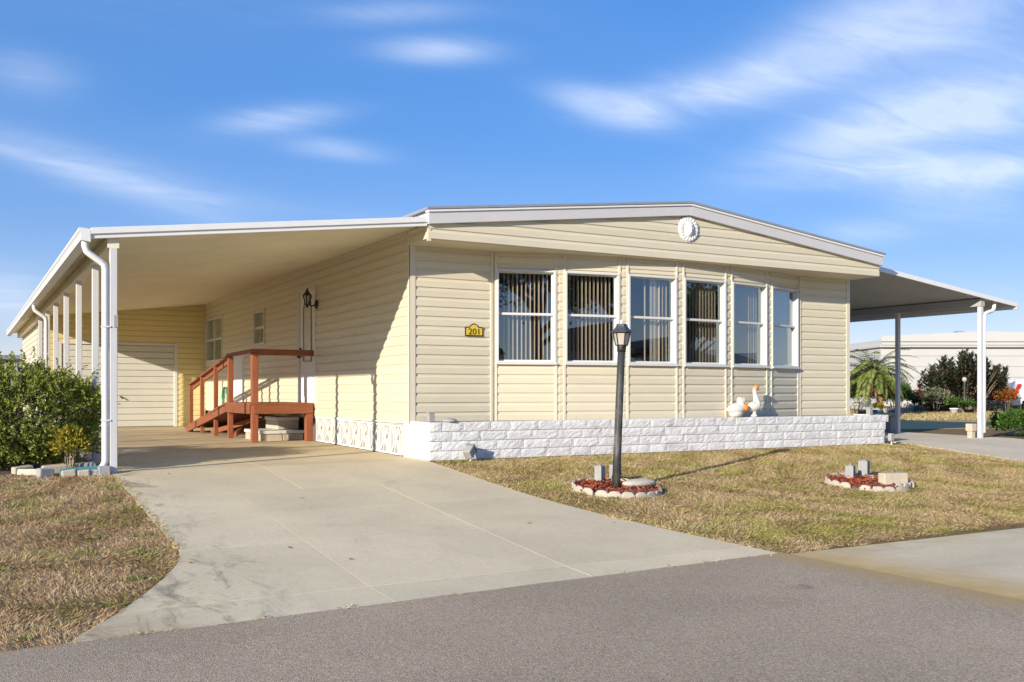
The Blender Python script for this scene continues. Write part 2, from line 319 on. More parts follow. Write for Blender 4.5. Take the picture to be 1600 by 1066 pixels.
# ------------------------------------------------------------------ mesh helpers
class MB:
    def __init__(s): s.v = []; s.f = []
    def add(s, vs, fs):
        o = len(s.v); s.v += [tuple(p) for p in vs]; s.f += [tuple(i + o for i in f) for f in fs]; return s
    def box(s, a, b):
        x0, y0, z0 = a; x1, y1, z1 = b
        return s.add([(x0,y0,z0),(x1,y0,z0),(x1,y1,z0),(x0,y1,z0),(x0,y0,z1),(x1,y0,z1),(x1,y1,z1),(x0,y1,z1)],
                     [(0,3,2,1),(4,5,6,7),(0,1,5,4),(1,2,6,5),(2,3,7,6),(3,0,4,7)])
    def obox(s, P, e, a0, a1, o0, o1, z0, z1):
        """box in a wall frame: P origin, e direction along the wall, outward normal to the right of e"""
        n = (e[1], -e[0]); q = lambda a, o, z: (P[0] + e[0]*a + n[0]*o, P[1] + e[1]*a + n[1]*o, z)
        return s.add([q(a0,o0,z0),q(a0,o1,z0),q(a1,o1,z0),q(a1,o0,z0),q(a0,o0,z1),q(a0,o1,z1),q(a1,o1,z1),q(a1,o0,z1)],
                     [(0,3,2,1),(4,5,6,7),(0,1,5,4),(1,2,6,5),(2,3,7,6),(3,0,4,7)])
    def prism(s, poly, axis, c0, c1):
        """extrude a polygon: axis 'y' takes (x,z), 'z' takes (x,y), 'x' takes (y,z)"""
        f = {'y': lambda p, c: (p[0], c, p[1]), 'z': lambda p, c: (p[0], p[1], c), 'x': lambda p, c: (c, p[0], p[1])}[axis]
        n = len(poly)
        return s.add([f(p, c0) for p in poly] + [f(p, c1) for p in poly],
                     [tuple(range(n))[::-1], tuple(range(n, 2*n))] + [(i, (i+1) % n, n + (i+1) % n, n + i) for i in range(n)])
    def beam(s, a, b, w, h, up=(0, 0, 1)):
        """square bar from a to b"""
        a = Vector(a); b = Vector(b); d = (b - a).normalized(); u = Vector(up)
        r = d.cross(u)
        if r.length < 1e-4: r = Vector((1, 0, 0))
        r.normalize(); u = r.cross(d).normalized(); vs = []
        for p in (a, b):
            for sx, sz in ((-1,-1),(1,-1),(1,1),(-1,1)): vs.append(p + r*(sx*w/2) + u*(sz*h/2))
        return s.add(vs, [(0,3,2,1),(4,5,6,7),(0,1,5,4),(1,2,6,5),(2,3,7,6),(3,0,4,7)])
    def tube(s, pts, rad, n=10, cap=True):
        pts = [Vector(p) for p in pts]
        if not hasattr(rad, '__len__'): rad = [rad] * len(pts)
        rings = []; ref = None
        for i, p in enumerate(pts):
            d = (pts[min(i+1, len(pts)-1)] - pts[max(i-1, 0)]).normalized()
            if ref is None:
                ref = Vector((0, 0, 1)) if abs(d.z) < .9 else Vector((1, 0, 0))
            r = d.cross(ref); r.normalize(); u = r.cross(d).normalized(); ref = u
            rings.append([p + (r*math.cos(2*PI*k/n) + u*math.sin(2*PI*k/n)) * rad[i] for k in range(n)])
        vs = [v for R in rings for v in R]; fs = []
        for i in range(len(pts)-1):
            for k in range(n): fs.append((i*n+k, i*n+(k+1) % n, (i+1)*n+(k+1) % n, (i+1)*n+k))
        if cap: fs += [tuple(range(n))[::-1], tuple(range((len(pts)-1)*n, len(pts)*n))]
        return s.add(vs, fs)
    def lathe(s, prof, c, n=24, sx=1, sy=1):
        vs = []; fs = []
        for r, z in prof:
            for k in range(n): vs.append((c[0] + sx*r*math.cos(2*PI*k/n), c[1] + sy*r*math.sin(2*PI*k/n), c[2] + z))
        m = len(prof)
        for i in range(m-1):
            for k in range(n): fs.append((i*n+k, i*n+(k+1) % n, (i+1)*n+(k+1) % n, (i+1)*n+k))
        fs += [tuple(range(n))[::-1], tuple(range((m-1)*n, m*n))]
        return s.add(vs, fs)
    def ell(s, c, r, n=16, m=10, rot=None):
        vs = []; fs = []
        for i in range(m+1):
            t = PI*i/m
            for k in range(n):
                p = Vector((r[0]*math.sin(t)*math.cos(2*PI*k/n), r[1]*math.sin(t)*math.sin(2*PI*k/n), r[2]*math.cos(t)))
                if rot: p = rot @ p
                vs.append(Vector(c) + p)
        for i in range(m):
            for k in range(n): fs.append((i*n+k, (i+1)*n+k, (i+1)*n+(k+1) % n, i*n+(k+1) % n))
        return s.add(vs, fs)
    def obj(s, name, m, parent=None, bevel=0, smooth=False, origin=None):
        me = bpy.data.meshes.new(name)
        vs = s.v
        if origin is not None: vs = [(x-origin[0], y-origin[1], z-origin[2]) for x, y, z in vs]
        me.from_pydata(vs, [], s.f); me.validate(); me.update()
        bm = bmesh.new(); bm.from_mesh(me); bmesh.ops.recalc_face_normals(bm, faces=bm.faces); bm.to_mesh(me); bm.free()
        return link(name, me, m, parent, bevel, smooth, origin)
def link(name, me, m, parent=None, bevel=0, smooth=False, origin=None):
    o = bpy.data.objects.new(name, me); COL.objects.link(o)
    if m is not None and not me.materials: me.materials.append(m)
    if parent is not None:
        o.parent = parent
        # meshes are given in world coordinates: undo the parents' offsets
        off = Vector((0, 0, 0)); p = parent
        while p is not None: off += p.location; p = p.parent
        o.location = (Vector(origin) if origin is not None else Vector((0, 0, 0))) - off
    elif origin is not None: o.location = origin
    if smooth:
        for p in me.polygons: p.use_smooth = True
    if bevel:
        b = o.modifiers.new('bevel', 'BEVEL'); b.width = bevel; b.segments = 2; b.limit_method = 'ANGLE'; b.angle_limit = math.radians(40)
    return o
def thing(name, label, cat, loc=(0, 0, 0), group=None):
    o = bpy.data.objects.new(name, None); COL.objects.link(o); o.location = loc; o.empty_display_size = .2
    o['label'] = label; o['category'] = cat
    if group: o['group'] = group
    return o
def tag(o, label, cat, group=None):
    o['label'] = label; o['category'] = cat
    if group: o['group'] = group
    return o
def structure(o): o['kind'] = 'structure'; return o
def np_mesh(name, verts, faces_n, idx):
    """fast mesh: verts (N,3), all faces with faces_n corners, idx flat"""
    me = bpy.data.meshes.new(name); nf = len(idx) // faces_n
    me.vertices.add(len(verts)); me.vertices.foreach_set('co', np.asarray(verts, np.float32).ravel())
    me.loops.add(len(idx)); me.loops.foreach_set('vertex_index', np.asarray(idx, np.int32))
    me.polygons.add(nf); me.polygons.foreach_set('loop_start', np.arange(0, nf*faces_n, faces_n, dtype=np.int32))
    me.update(calc_edges=True); me.validate(); return me
def leaf_mesh(name, P, D, Nn, length, width, fold=.0):
    """kite-shaped leaves at P along D, face normal about Nn"""
    P = np.asarray(P); D = D / np.linalg.norm(D, axis=1, keepdims=True)
    S = np.cross(D, Nn); S /= (np.linalg.norm(S, axis=1, keepdims=True) + 1e-9)
    l = np.asarray(length).reshape(-1, 1); w = np.asarray(width).reshape(-1, 1)
    U = np.cross(S, D)
    V = np.stack([P, P + D*l*.45 + S*w*.5 + U*w*fold, P + D*l, P + D*l*.45 - S*w*.5 + U*w*fold], 1).reshape(-1, 3)
    n = len(P); b = (np.arange(n)*4)[:, None]
    idx = (b + np.array([0, 1, 2, 0, 2, 3])).ravel()
    return np_mesh(name, V, 3, idx)
def runit(n):
    v = RNG.normal(size=(n, 3)); return v / np.linalg.norm(v, axis=1, keepdims=True)

def gz(y):
    """height of the yard: level by the house, falling to the street, a slight rise under the carport"""
    v = -y
    if v > .5: return -.08 * (min(v, 5.95) - .5)
    if y > 0: return min(y, 3.5) / 3.5 * .04
    return 0.0

# ------------------------------------------------------------------ ground, street, driveway
def make_ground():
    ys = [-420, -60, -13, -5.95, -3, -.5, 0, 12, 60, 420]; xs = [-420, -60, -12, -4, 0, 8, 16, 60, 420]
    mb = MB(); vs = []
    for y in ys:
        for x in xs: vs.append((x, y, min(gz(y), 0) - .014))
    nx = len(xs); fs = [(j*nx+i, j*nx+i+1, (j+1)*nx+i+1, (j+1)*nx+i) for j in range(len(ys)-1) for i in range(nx-1)]
    mb.add(vs, fs); structure(mb.obj('ground', M_LAWN))
make_ground()
EDGE = lambda x: -5.96 + .0537 * (x - .63)             # line where the yard meets the street
def make_street():
    mb = MB(); z = -.4365; xs = np.linspace(-70, .66, 60)
    top = [(x, EDGE(x) + .02*math.sin(x*3.1) + .012*math.sin(x*9.7), z) for x in xs]; bot = [(x, -13.2, z) for x in xs]; n = len(xs)
    mb.add(top + bot, [(i, n+i, n+i+1, i+1) for i in range(n-1)])
    structure(mb.obj('road', M_ASPHALT))
    mb = MB(); mb.box((.664, -13.2, -.60), (60, -6.03, -.4405)); structure(mb.obj('concrete_road', M_STREETCONC))
    mb = MB()       # side street behind the house on the right, lying square to the view
    r = Vector((.8715, -.4904, 0)); f = Vector((.4904, .8715, 0)); c = Vector((-5.1, -11.76, 0))
    q = lambda X, d: c + r*X + f*d
    vs = [q(6, 22.6), q(120, 22.6), q(120, 29.5), q(6, 29.5)]; vs = [(v.x, v.y, -.007) for v in vs]
    mb.add(vs, [(0, 1, 2, 3)]); structure(mb.obj('road', M_ASPHALT))
make_street()
def clip(poly, a, b, c):
    """keep the side a*x+b*y<=c"""
    out = []; n = len(poly)
    for i in range(n):
        p, q = poly[i], poly[(i+1) % n]; dp = a*p[0]+b*p[1]-c; dq = a*q[0]+b*q[1]-c
        if dp <= 0: out.append(p)
        if dp*dq < 0:
            t = dp/(dp-dq); out.append((p[0]+t*(q[0]-p[0]), p[1]+t*(q[1]-p[1])))
    return out
def slabs(root_name, outline, cells, m, thick=.09, gap=.0028, zoff=0.0):
    root = MB(); pad = [(x, y) for x, y in outline]
    # bed under the joints follows the fall of the ground, set slightly lower
    bed = MB()
    for y0, y1 in zip(BRK[:-1], BRK[1:]):
        pc = clip(clip(pad, 0, -1, -y0), 0, 1, y1)
        if len(pc) > 2: bed.add([(x, y, gz(y)-.010+zoff) for x, y in pc], [tuple(range(len(pc)))])
    o = structure(bed.obj(root_name, M_JOINT))
    for (x0, x1, y0, y1) in cells:
        pc = pad
        for a, b, c in ((-1, 0, -(x0+gap)), (1, 0, x1-gap), (0, -1, -(y0+gap)), (0, 1, y1-gap)): pc = clip(pc, a, b, c)
        if len(pc) < 3: continue
        mb = MB(); n = len(pc)
        top = [(x, y, gz(y)+zoff) for x, y in pc]; bot = [(x, y, gz(y)+zoff-thick) for x, y in pc]
        mb.add(top+bot, [tuple(range(n)), tuple(range(n, 2*n))[::-1]] + [(i, n+i, n+(i+1) % n, (i+1) % n) for i in range(n)])
        mb.obj('slab', m, o)
M_JOINT = mat('joint_filler', (.60, .52, .41), .95, .15, 10)
BRK = [-7, -5.95, -4.34, -3.15, -2.07, -.5, 0, 3.5, 12.4]
drive_outline = [(-3.72, 12.38), (-3.72, -.85), (-3.715, -4.30), (-3.74, -4.50), (-3.82, -4.75), (-3.95, -5.05), (-4.12, -5.38), (-4.33, -5.75), (-4.52, -6.03), (-4.63, EDGE(-4.63)-.02)]
drive_outline += [(x, EDGE(x)-.015+.008*math.sin(x*7)) for x in np.linspace(-4.3, .55, 14)]
drive_outline += [(.62, EDGE(.62)-.005), (.55, -5.72), (.44, -5.35), (.30, -4.85), (.17, -4.3), (.07, -3.7), (.0, -3.0), (-.02, -2.2), (-.01, -1.2), (-.01, -.64), (-.015, -.5), (-.015, 12.38)]
cells = []
for x0, x1 in ((-6, -2.78), (-2.78, -1.25), (-1.25, 3)):
    for y0, y1 in ((-7, -5.72), (-5.72, -4.34), (-4.34, -3.15), (-3.15, -2.07)): cells.append((x0, x1, y0, y1))
for x0, x1 in ((-6, -2.1), (-2.1, 3)):
    for y0, y1 in ((-2.07, -.5), (-.5, 0), (0, 3.5), (3.5, 8), (8, 12.4)): cells.append((x0, x1, y0, y1))
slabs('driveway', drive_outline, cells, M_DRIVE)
pad_outline = [(8.82, -5.9), (11.95, -5.9), (11.95, 9), (8.80, 9)]
slabs('carport_pad', pad_outline, [(8, 13, -7, -3.15), (8, 13, -3.15, -.5), (8, 13, -.5, 3.5), (8, 13, 3.5, 9)], M_PADCONC)

# ------------------------------------------------------------------ lawn blades
def in_poly(X, Y, poly):
    ins = np.zeros(len(X), bool); j = len(poly)-1
    for i in range(len(poly)):
        xi, yi = poly[i]; xj, yj = poly[j]
        c = ((yi > Y) != (yj > Y)) & (X < (xj-xi)*(Y-yi)/(yj-yi+1e-12)+xi); ins ^= c; j = i
    return ins
gzv = lambda Y: np.where(-Y > .5, -.08*(np.minimum(-Y, 5.95)-.5), 0.0)
def grass(name, label, regions, n, lo, hi, wid, holes=(), m=None):
    PX = []; PY = []
    for (x0, x1, y0, y1), share in regions:
        k = int(n*share); X = RNG.uniform(x0, x1, k); Y = RNG.uniform(y0, y1, k)
        keep = ~in_poly(X, Y, drive_outline) & ~in_poly(X, Y, pad_outline) & (Y > EDGE(X) - .02 + .05*np.sin(X*11) * .5 - RNG.uniform(0, .05, k))
        keep &= ~((X > .66) & (Y < -6.0))
        for hx, hy, hr in holes: keep &= (X-hx)**2+(Y-hy)**2 > hr**2
        keep &= ~((X > -.02) & (X < 8.5) & (Y > -.60)) 
        PX.append(X[keep]); PY.append(Y[keep])
    X = np.concatenate(PX); Y = np.concatenate(PY); k = len(X)
    P = np.stack([X, Y, gzv(Y)-.015], 1)
    a = 3*np.sin(X*1.7+2*np.sin(Y*1.3))+2.5*np.cos(Y*2.1+1.5*np.sin(X*2.3))+RNG.normal(0, .9, k); el = np.abs(RNG.normal(.18, .34, k)); clump = .5+.5*np.sin(X*23+3*np.sin(Y*9))*np.sin(Y*27+2*np.sin(X*11))
    D = np.stack([np.cos(a)*np.cos(el), np.sin(a)*np.cos(el), np.sin(el)+.08], 1)
    Nn = np.tile(np.array([[0, 0, 1.0]]), (k, 1)) + RNG.normal(0, .5, (k, 3))
    l = RNG.uniform(lo, hi, k)*(.6+.7*clump)
    me = leaf_mesh(name, P, D, Nn, l, RNG.uniform(.7, 1.3, k)*wid)
    o = link(name, me, m or M_GRASS); o['kind'] = 'stuff'; o['label'] = label; o['category'] = 'grass'; return o
RING1 = (1.12, -3.04, .50); RING2 = (4.42, -3.62, .50)
grass('grass', 'dry tan lawn with green patches in front of the house', [((-.1, 8.9, -6.1, -.55), 1.0)], 430000, .024, .066, .0042, [RING1, RING2])
grass('grass', 'dry brown lawn left of the driveway', [((-6.5, -3.6, -6.5, -.5), 1.0)], 250000, .024, .064, .0038, (), M_GRASSL)
def tufts(label, spots_, per, lo, hi, spread, m):
    """weeds: small upright green clumps"""
    P = []; D = []
    for x, y, k in spots_:
        n_ = int(per*k); a = RNG.uniform(0, 2*PI, n_); r = np.abs(RNG.normal(0, spread*k, n_)); e = RNG.uniform(.1, .7, n_)
        X = x+r*np.cos(a); Y = y+r*np.sin(a); P.append(np.stack([X, Y, gzv(Y)-.01], 1)); D.append(np.stack([np.cos(a)*np.cos(e), np.sin(a)*np.cos(e), np.sin(e)], 1))
    P = np.concatenate(P); D = np.concatenate(D)
    if m is M_WEED: kp = ~in_poly(P[:, 0], P[:, 1], drive_outline); P = P[kp]; D = D[kp]
    n_ = len(P)
    o = link('weeds', leaf_mesh('weeds', P, D, runit(n_), RNG.uniform(lo, hi, n_), RNG.uniform(.006, .012, n_), .1), m); o['kind'] = 'stuff'; o['label'] = label; o['category'] = 'weeds'
M_WEED = ramp_leaf('weed_leaf', [(.08, .13, .02), (.17, .24, .035), (.29, .33, .07), (.40, .38, .13)], .5)
wr = random.Random(5)
tufts('green weed tufts in the lawn left of the driveway', [(wr.uniform(-6.2, -3.8), wr.uniform(-6.1, -.8), wr.uniform(.3, 1.3)) for _ in range(46)], 120, .02, .05, .07, M_WEED)
tufts('green weed tufts in the lawn in front of the house', [(wr.uniform(.3, 8.5), wr.uniform(-5.7, -.8), wr.uniform(.3, 1.2)) for _ in range(60)] + [(.25+.05*k, -.72, .8) for k in range(5)] + [(1.12+.55*math.cos(t_), -3.04+.55*math.sin(t_), .5) for t_ in (3.3, 4.0, 4.6, 5.4, 6.0)] + [(4.42+.55*math.cos(t_), -3.62+.55*math.sin(t_), .5) for t_ in (2.7, 3.1, 4.9)], 120, .02, .05, .07, M_WEED)
edge_pts = [(-3.715, -.9-.115*k, .28) for k in range(30)] + [(x_, EDGE(x_)-.015, wr.uniform(.06, .14)) for x_ in [wr.uniform(-4.6, .6) for _ in range(10)]] + [(.02+.02*wr.random(), -.8-.12*k, .25) for k in range(18)] + [(.15+.48*u_, -4.2-1.65*u_, .3) for u_ in [wr.random() for _ in range(14)]]
tufts('dry grass and weeds creeping over the driveway edges', edge_pts, 160, .02, .055, .09, M_GRASS)
def far_grass():
    r = np.array([.8715, -.4904]); f = np.array([.4904, .8715]); c = np.array([-5.1, -11.76]); k = 45000
    X = RNG.uniform(9, 26, k); d = RNG.uniform(29.5, 43, k)
    XY = c + X[:, None]*r + d[:, None]*f
    P = np.concatenate([XY, np.full((k, 1), -.02)], 1); a = RNG.uniform(0, 2*PI, k)
    D = np.stack([np.cos(a)*.7, np.sin(a)*.7, np.full(k, .6)], 1)
    me = leaf_mesh('grass', P, D, np.tile([[0, 0, 1.]], (k, 1))+RNG.normal(0, .4, (k, 3)), RNG.uniform(.06, .14, k), RNG.uniform(.02, .035, k))
    o = link('grass', me, M_GRASS); o['kind'] = 'stuff'; o['label'] = 'yellowed verge beyond the side street'; o['category'] = 'grass'
far_grass()

# ------------------------------------------------------------------ siding
LAP = .127; Z0 = .465
PROFILE = [(0.003, 0.0), (.014, .001), (.0155, .006), (.0155, .080), (.012, .088), (.0055, .097), (.003, .108), (.003, LAP)]
def clip_profile(zlo, zhi):
    pts = []
    P = [(0.0, 0.0)] + PROFILE + [(0.0, LAP)]
    poly = clip(clip(P, 0, 1, zhi), 0, -1, -zlo); return poly
def board(path, zbase, parent, m, zlo=0.0, zhi=LAP, name='siding_board'):
    """one course of dutch-lap siding along a polyline (outward side to the right of travel)"""
    poly = clip_profile(zlo, zhi)
    if len(poly) < 3: return None
    pts = [Vector((p[0], p[1])) for p in path]; nrm = []
    for i in range(len(pts)):
        ns = []
        for a, b in ((i-1, i), (i, i+1)):
            if a >= 0 and b < len(pts):
                d = (pts[b]-pts[a]).normalized(); ns.append(Vector((d.y, -d.x)))
        nn = sum(ns, Vector((0, 0))).normalized(); nrm.append(nn / max(.3, nn.dot(ns[0])))
    mb = MB(); n = len(poly); vs = []; fs = []
    for p, nn in zip(pts, nrm):
        for o, z in poly: vs.append((p.x + nn.x*o, p.y + nn.y*o, zbase + z))
    for i in range(len(pts)-1):
        for k in range(n): fs.append((i*n+k, i*n+(k+1) % n, (i+1)*n+(k+1) % n, (i+1)*n+k))
    fs += [tuple(range(n)), tuple(range((len(pts)-1)*n, len(pts)*n))[::-1]]
    mb.add(vs, fs); return mb.obj(name, m, parent)
def clad(P, e, a0, a1, z0, z1, parent, m, holes=(), base=None):
    """courses between z0 and z1 along P+e*a, cut round the holes (a0,a1,z0,z1)"""
    base = z0 if base is None else base
    pt = lambda a: (P[0]+e[0]*a, P[1]+e[1]*a)
    k0 = math.floor((z0-base)/LAP + 1e-6); k = k0
    while base + k*LAP < z1 - .004:
        zb = base + k*LAP; lo = max(0, z0-zb); hi = min(LAP, z1-zb)
        cuts = sorted({a0, a1} | {h[0] for h in holes if zb < h[3] and zb+LAP > h[2]} | {h[1] for h in holes if zb < h[3] and zb+LAP > h[2]})
        spans = []
        for s, t in zip(cuts[:-1], cuts[1:]):
            if t-s < .004: continue
            parts = [(lo, hi)]
            for h in holes:
                if h[0] <= s+1e-6 and h[1] >= t-1e-6:
                    np_ = []
                    for l, u in parts:
                        if zb+l < h[2]-.004: np_.append((l, min(u, h[2]-zb)))
                        if zb+u > h[3]+.004: np_.append((max(l, h[3]-zb), u))
                        if False: pass
                    parts = np_ if (zb < h[3] and zb+LAP > h[2]) else parts
            for l, u in parts:
                if u-l < .004: continue
                if spans and abs(spans[-1][1]-s) < 1e-6 and abs(spans[-1][2]-l) < 1e-6 and abs(spans[-1][3]-u) < 1e-6: spans[-1][1] = t
                else: spans.append([s, t, l, u])
        for s, t, l, u in spans: board([pt(s), pt(t)], zb, parent, m, l, u)
        k += 1
def panel_with_holes(mb, P, e, a0, a1, o0, o1, z0, z1, holes):
    zs = sorted({z0, z1} | {h[2] for h in holes} | {h[3] for h in holes})
    for za, zb in zip(zs[:-1], zs[1:]):
        hs = sorted([h for h in holes if h[2] <= za+1e-6 and h[3] >= zb-1e-6]); a = a0
        for h in hs:
            if h[0] > a: mb.obox(P, e, a, h[0], o0, o1, za, zb)
            a = h[1]
        if a1 > a: mb.obox(P, e, a, a1, o0, o1, za, zb)

# ------------------------------------------------------------------ the house
W = 8.14; LEN = 12.4; ZS = 2.783                       # width, visible length, soffit height
house = thing('mobile_home', 'cream double-wide home with a bowed row of six front windows and low gable', 'house')
EX = (1, 0); EY = (0, -1)                              # front wall runs +x; left wall runs -y so that its outside is -x
BV = [(1.20, 0), (2.13, -.265), (3.11, -.415), (4.09, -.465), (5.07, -.415), (6.05, -.265), (6.98, 0)]
WZ0, WZ1, WMID = 1.262, 2.545, 1.935

# left (carport) wall: coordinates a measured from the back corner (y = LEN) towards the front
SW_P = (0, LEN); sy = lambda y: LEN - y
DOOR = (sy(4.87), sy(3.90), .66, 2.63)
WIN_BACK = (sy(12.30), sy(10.56), 1.56, 2.60)
WIN_SMALL = (sy(7.85), sy(7.02), 1.775, 2.48)
ACCESS = (sy(9.50), sy(8.66), .42, 1.625)
holes = [DOOR, WIN_BACK, WIN_SMALL, ACCESS]
mb = MB(); panel_with_holes(mb, SW_P, EY, 0, LEN, -.12, 0, .44, 3.02, holes)
side_wall = mb.obj('side_wall', M_CREAMTRIM, house)
clad(SW_P, EY, 0, LEN-.055, Z0, 3.03, side_wall, M_CREAM, holes, Z0)
mb = MB(); mb.obox(SW_P, EY, LEN-.055, LEN+.02, 0, .022, .445, 3.03).box((-.022, -.022, .445), (.055, 0, ZS))
mb.obj('corner_trim', M_CREAMTRIM, house)

# front wall, flat ends
front_wall = MB().box((.0, .0, .44), (1.20, .10, ZS)).box((6.98, 0, .44), (W, .10, ZS)).obj('front_wall', M_CREAMTRIM, house)
clad((0, 0), EX, .055, 1.178, Z0, ZS, front_wall, M_CREAM, (), Z0)
clad((0, 0), EX, 7.002, W-.055, Z0, ZS, front_wall, M_CREAM, (), Z0)
MB().box((W-.055, -.022, .445), (W+.022, 0, ZS)).box((W, 0, .445), (W+.022, .06, ZS)).obj('corner_trim', M_CREAMTRIM, house)
# right side wall and the back: plain walls behind the boards
rw = MB().box((W-.1, .1, .44), (W, LEN+7, 3.02)).obj('side_wall', M_CREAMTRIM, house)
clad((W, 0), (0, 1), .06, 6, Z0, 2.9, rw, M_CREAM, (), Z0)
MB().box((0, LEN+7, .44), (W, LEN+7.1, 3.02)).obj('back_wall', M_CREAM, house)
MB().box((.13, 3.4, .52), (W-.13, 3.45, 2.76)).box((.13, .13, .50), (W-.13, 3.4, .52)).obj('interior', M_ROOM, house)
MB().box((.06, .12, .0), (W-.02, LEN+7, .44)).obj('crawl_space', M_CRAWL, house)
# a floor lid under the bow
MB().prism([(1.2, .1)] + [(x, y+.02) for x, y in BV] + [(6.98, .1)], 'z', .452, .50).obj('bow_floor', M_CREAMTRIM, house)

WINW = .845
SLAT = (20, 9, 3, -4, -10, -18)
def facet(i):
    A = Vector(BV[i]); B = Vector(BV[i+1]); L_ = (B-A).length; e = (B-A)/L_; e = (e.x, e.y); P = tuple(A)
    wa = (L_-WINW)/2; wb = wa+WINW
    mb = MB(); panel_with_holes(mb, P, e, 0, L_, -.10, 0, .455, ZS+.02, [(wa, wb, WZ0, WZ1)])
    fw_ = mb.obj('bow_wall', M_CREAMTRIM, house)
    clad(P, e, wa+.012, wb-.012, Z0, WZ0-.02, fw_, M_CREAM, (), Z0)
    clad(P, e, wa+.012, wb-.012, WZ1+.02, ZS+.02, fw_, M_CREAM, (), Z0)
    for a in (wa-.022, wb-.012):
        MB().obox(P, e, a, a+.034, 0, .024, .458, ZS+.02).obj('trim_strip', M_CREAMTRIM, fw_, .003)
    # window
    mb = MB(); fo, fi, t = .034, -.075, .030
    mb.obox(P, e, wa, wa+t, fi, fo, WZ0, WZ1).obox(P, e, wb-t, wb, fi, fo, WZ0, WZ1)
    mb.obox(P, e, wa+t, wb-t, fi, fo-.002, WZ1-t, WZ1).obox(P, e, wa+t, wb-t, fi, fo-.002, WZ0, WZ0+t*.8)
    win = mb.obj('window', M_WFRAME, house, .003)
    MB().obox(P, e, wa-.012, wb+.012, .0, .06, WZ0-.026, WZ0-.002).obj('sill', M_WFRAME, win, .003)
    # sashes
    mb = MB(); s = .018
    for (z0, z1, o) in ((WMID, WZ1-t, -.045), (WZ0+t*.8, WMID, -.062)):
        mb.obox(P, e, wa+t, wa+t+s, o-.012, o+.012, z0, z1).obox(P, e, wb-t-s, wb-t, o-.012, o+.012, z0, z1)
        mb.obox(P, e, wa+t+s, wb-t-s, o-.012, o+.012, z1-s, z1).obox(P, e, wa+t+s, wb-t-s, o-.012, o+.012, z0, z0+s)
    mb.obj('sash', M_WFRAME, win)
    MB().obox(P, e, wa+t, wb-t, -.05, -.018, WMID-.018, WMID+.018).obj('meeting_rail', M_WFRAME, win, .008)
    for (z0, z1, o) in ((WMID+.018, WZ1-t-s, -.045), (WZ0+t*.8+s, WMID-.018, -.062)):
        tilt = RNG.uniform(-.0012, .0012, 2); q = []
        n = (e[1], -e[0])
        for a, z, k in ((wa+t+s, z0, 0), (wb-t-s, z0, 1), (wb-t-s, z1, 1), (wa+t+s, z1, 0)):
            oo = o + tilt[0]*(1 if k else -1) + tilt[1]*(1 if z == z1 else -1); q.append((P[0]+e[0]*a+n[0]*oo, P[1]+e[1]*a+n[1]*oo, z))
        MB().add(q, [(0, 1, 2, 3)]).obj('pane', M_GLASS, win)
    # vertical blind
    n = (e[1], -e[0]); cnt = 12; ang = [.95, .98, .25, 1.0, 1.0, 1.0][i]
    for k in range(cnt):
        a = wa + .05 + (k+.5)*(WINW-.10)/cnt
        if i == 2 and (k < 5 or k == 6): continue
        th = (math.radians(76) if not (i == 2 and k in (7, 8)) else math.radians(15)) + random.uniform(-.06, .06)
        th += math.radians(SLAT[i]); de = Vector(e).to_3d()*math.cos(th) - Vector(n).to_3d()*math.sin(th)
        c = Vector((P[0]+e[0]*a+n[0]*-.15, P[1]+e[1]*a+n[1]*-.15, 0)); h = .041; nn = Vector((de.y, -de.x, 0))
        vs = []
        for z in (WZ0+.01, WZ1+.02):
            for u, bow in ((-h, 0), (0, .006), (h, 0)): vs.append(c + de*u + nn*bow + Vector((0, 0, z)))
        MB().add(vs, [(0, 1, 4, 3), (1, 2, 5, 4)]).obj('blind_slat', M_BLIND, win)
    return P, e, L_, wa, wb
FAC = [facet(i) for i in range(6)]
# narrow strips of siding that turn the corners between the windows
for i in range(7):
    path = []
    if i > 0:
        P, e, L_, wa, wb = FAC[i-1]; path.append((P[0]+e[0]*(wb+.02), P[1]+e[1]*(wb+.02)))
    else: path.append((1.178, 0))
    path.append(BV[i])
    if i < 6:
        P, e, L_, wa, wb = FAC[i]; path.append((P[0]+e[0]*(wa-.02), P[1]+e[1]*(wa-.02)))
    else: path.append((7.002, 0))
    k = 0
    if i not in (0, 6):
        while Z0+k*LAP < ZS:
            board(path, Z0+k*LAP, front_wall, M_CREAM, 0, LAP); k += 1
MB().box((1.172, -.026, .458), (1.21, 0, ZS)).obj('trim_strip', M_CREAMTRIM, front_wall, .003)
MB().box((6.97, -.026, .458), (7.008, 0, ZS)).obj('trim_strip', M_CREAMTRIM, front_wall, .003)

# roof, gable and soffit
YG = -.60; XL, XR, XA = -.02, 8.18, 4.12
roof = MB().prism([(XL, ZS), (XR, ZS), (XR, 2.96), (XA, 3.44), (XL, 2.96)], 'y', YG+.0, 0.02).obj('gable', M_SOFFIT, house)
zb = lambda x: 2.955 + (3.43-2.955)*(1-abs(x-XA)/(XA-XL) if x < XA else 1-(x-XA)/(XR-XA))
k = 0
while ZS + .001 + k*LAP < 3.42:
    z = ZS+.001+k*LAP; 
    if z <= 2.955: x0, x1 = XL-.012, XR+.012
    else:
        f = (z-2.955)/(3.43-2.955); x0 = XL+(XA-XL)*f; x1 = XR-(XR-XA)*f
    if x1-x0 > .3: board([(x0-.02 if z > 2.955 else x0, YG), (x1+.02 if z > 2.955 else x1, YG)], z, roof, M_CREAM)
    k += 1
clad((XL, 0.02), EY, 0, .62, ZS, 2.96, roof, M_CREAM, (), ZS)
MB().box((XL-.014, YG-.012, ZS-.03), (XL+.03, YG+.02, 2.95)).obj('corner_trim', M_CREAMTRIM, roof)
MB().prism([(XL-.03, 2.955), (XA, 3.43), (XA, 3.572), (XL-.03, 3.105)], 'y', YG-.075, YG-.012).obj('barge_board', M_BARGE, house, .004)
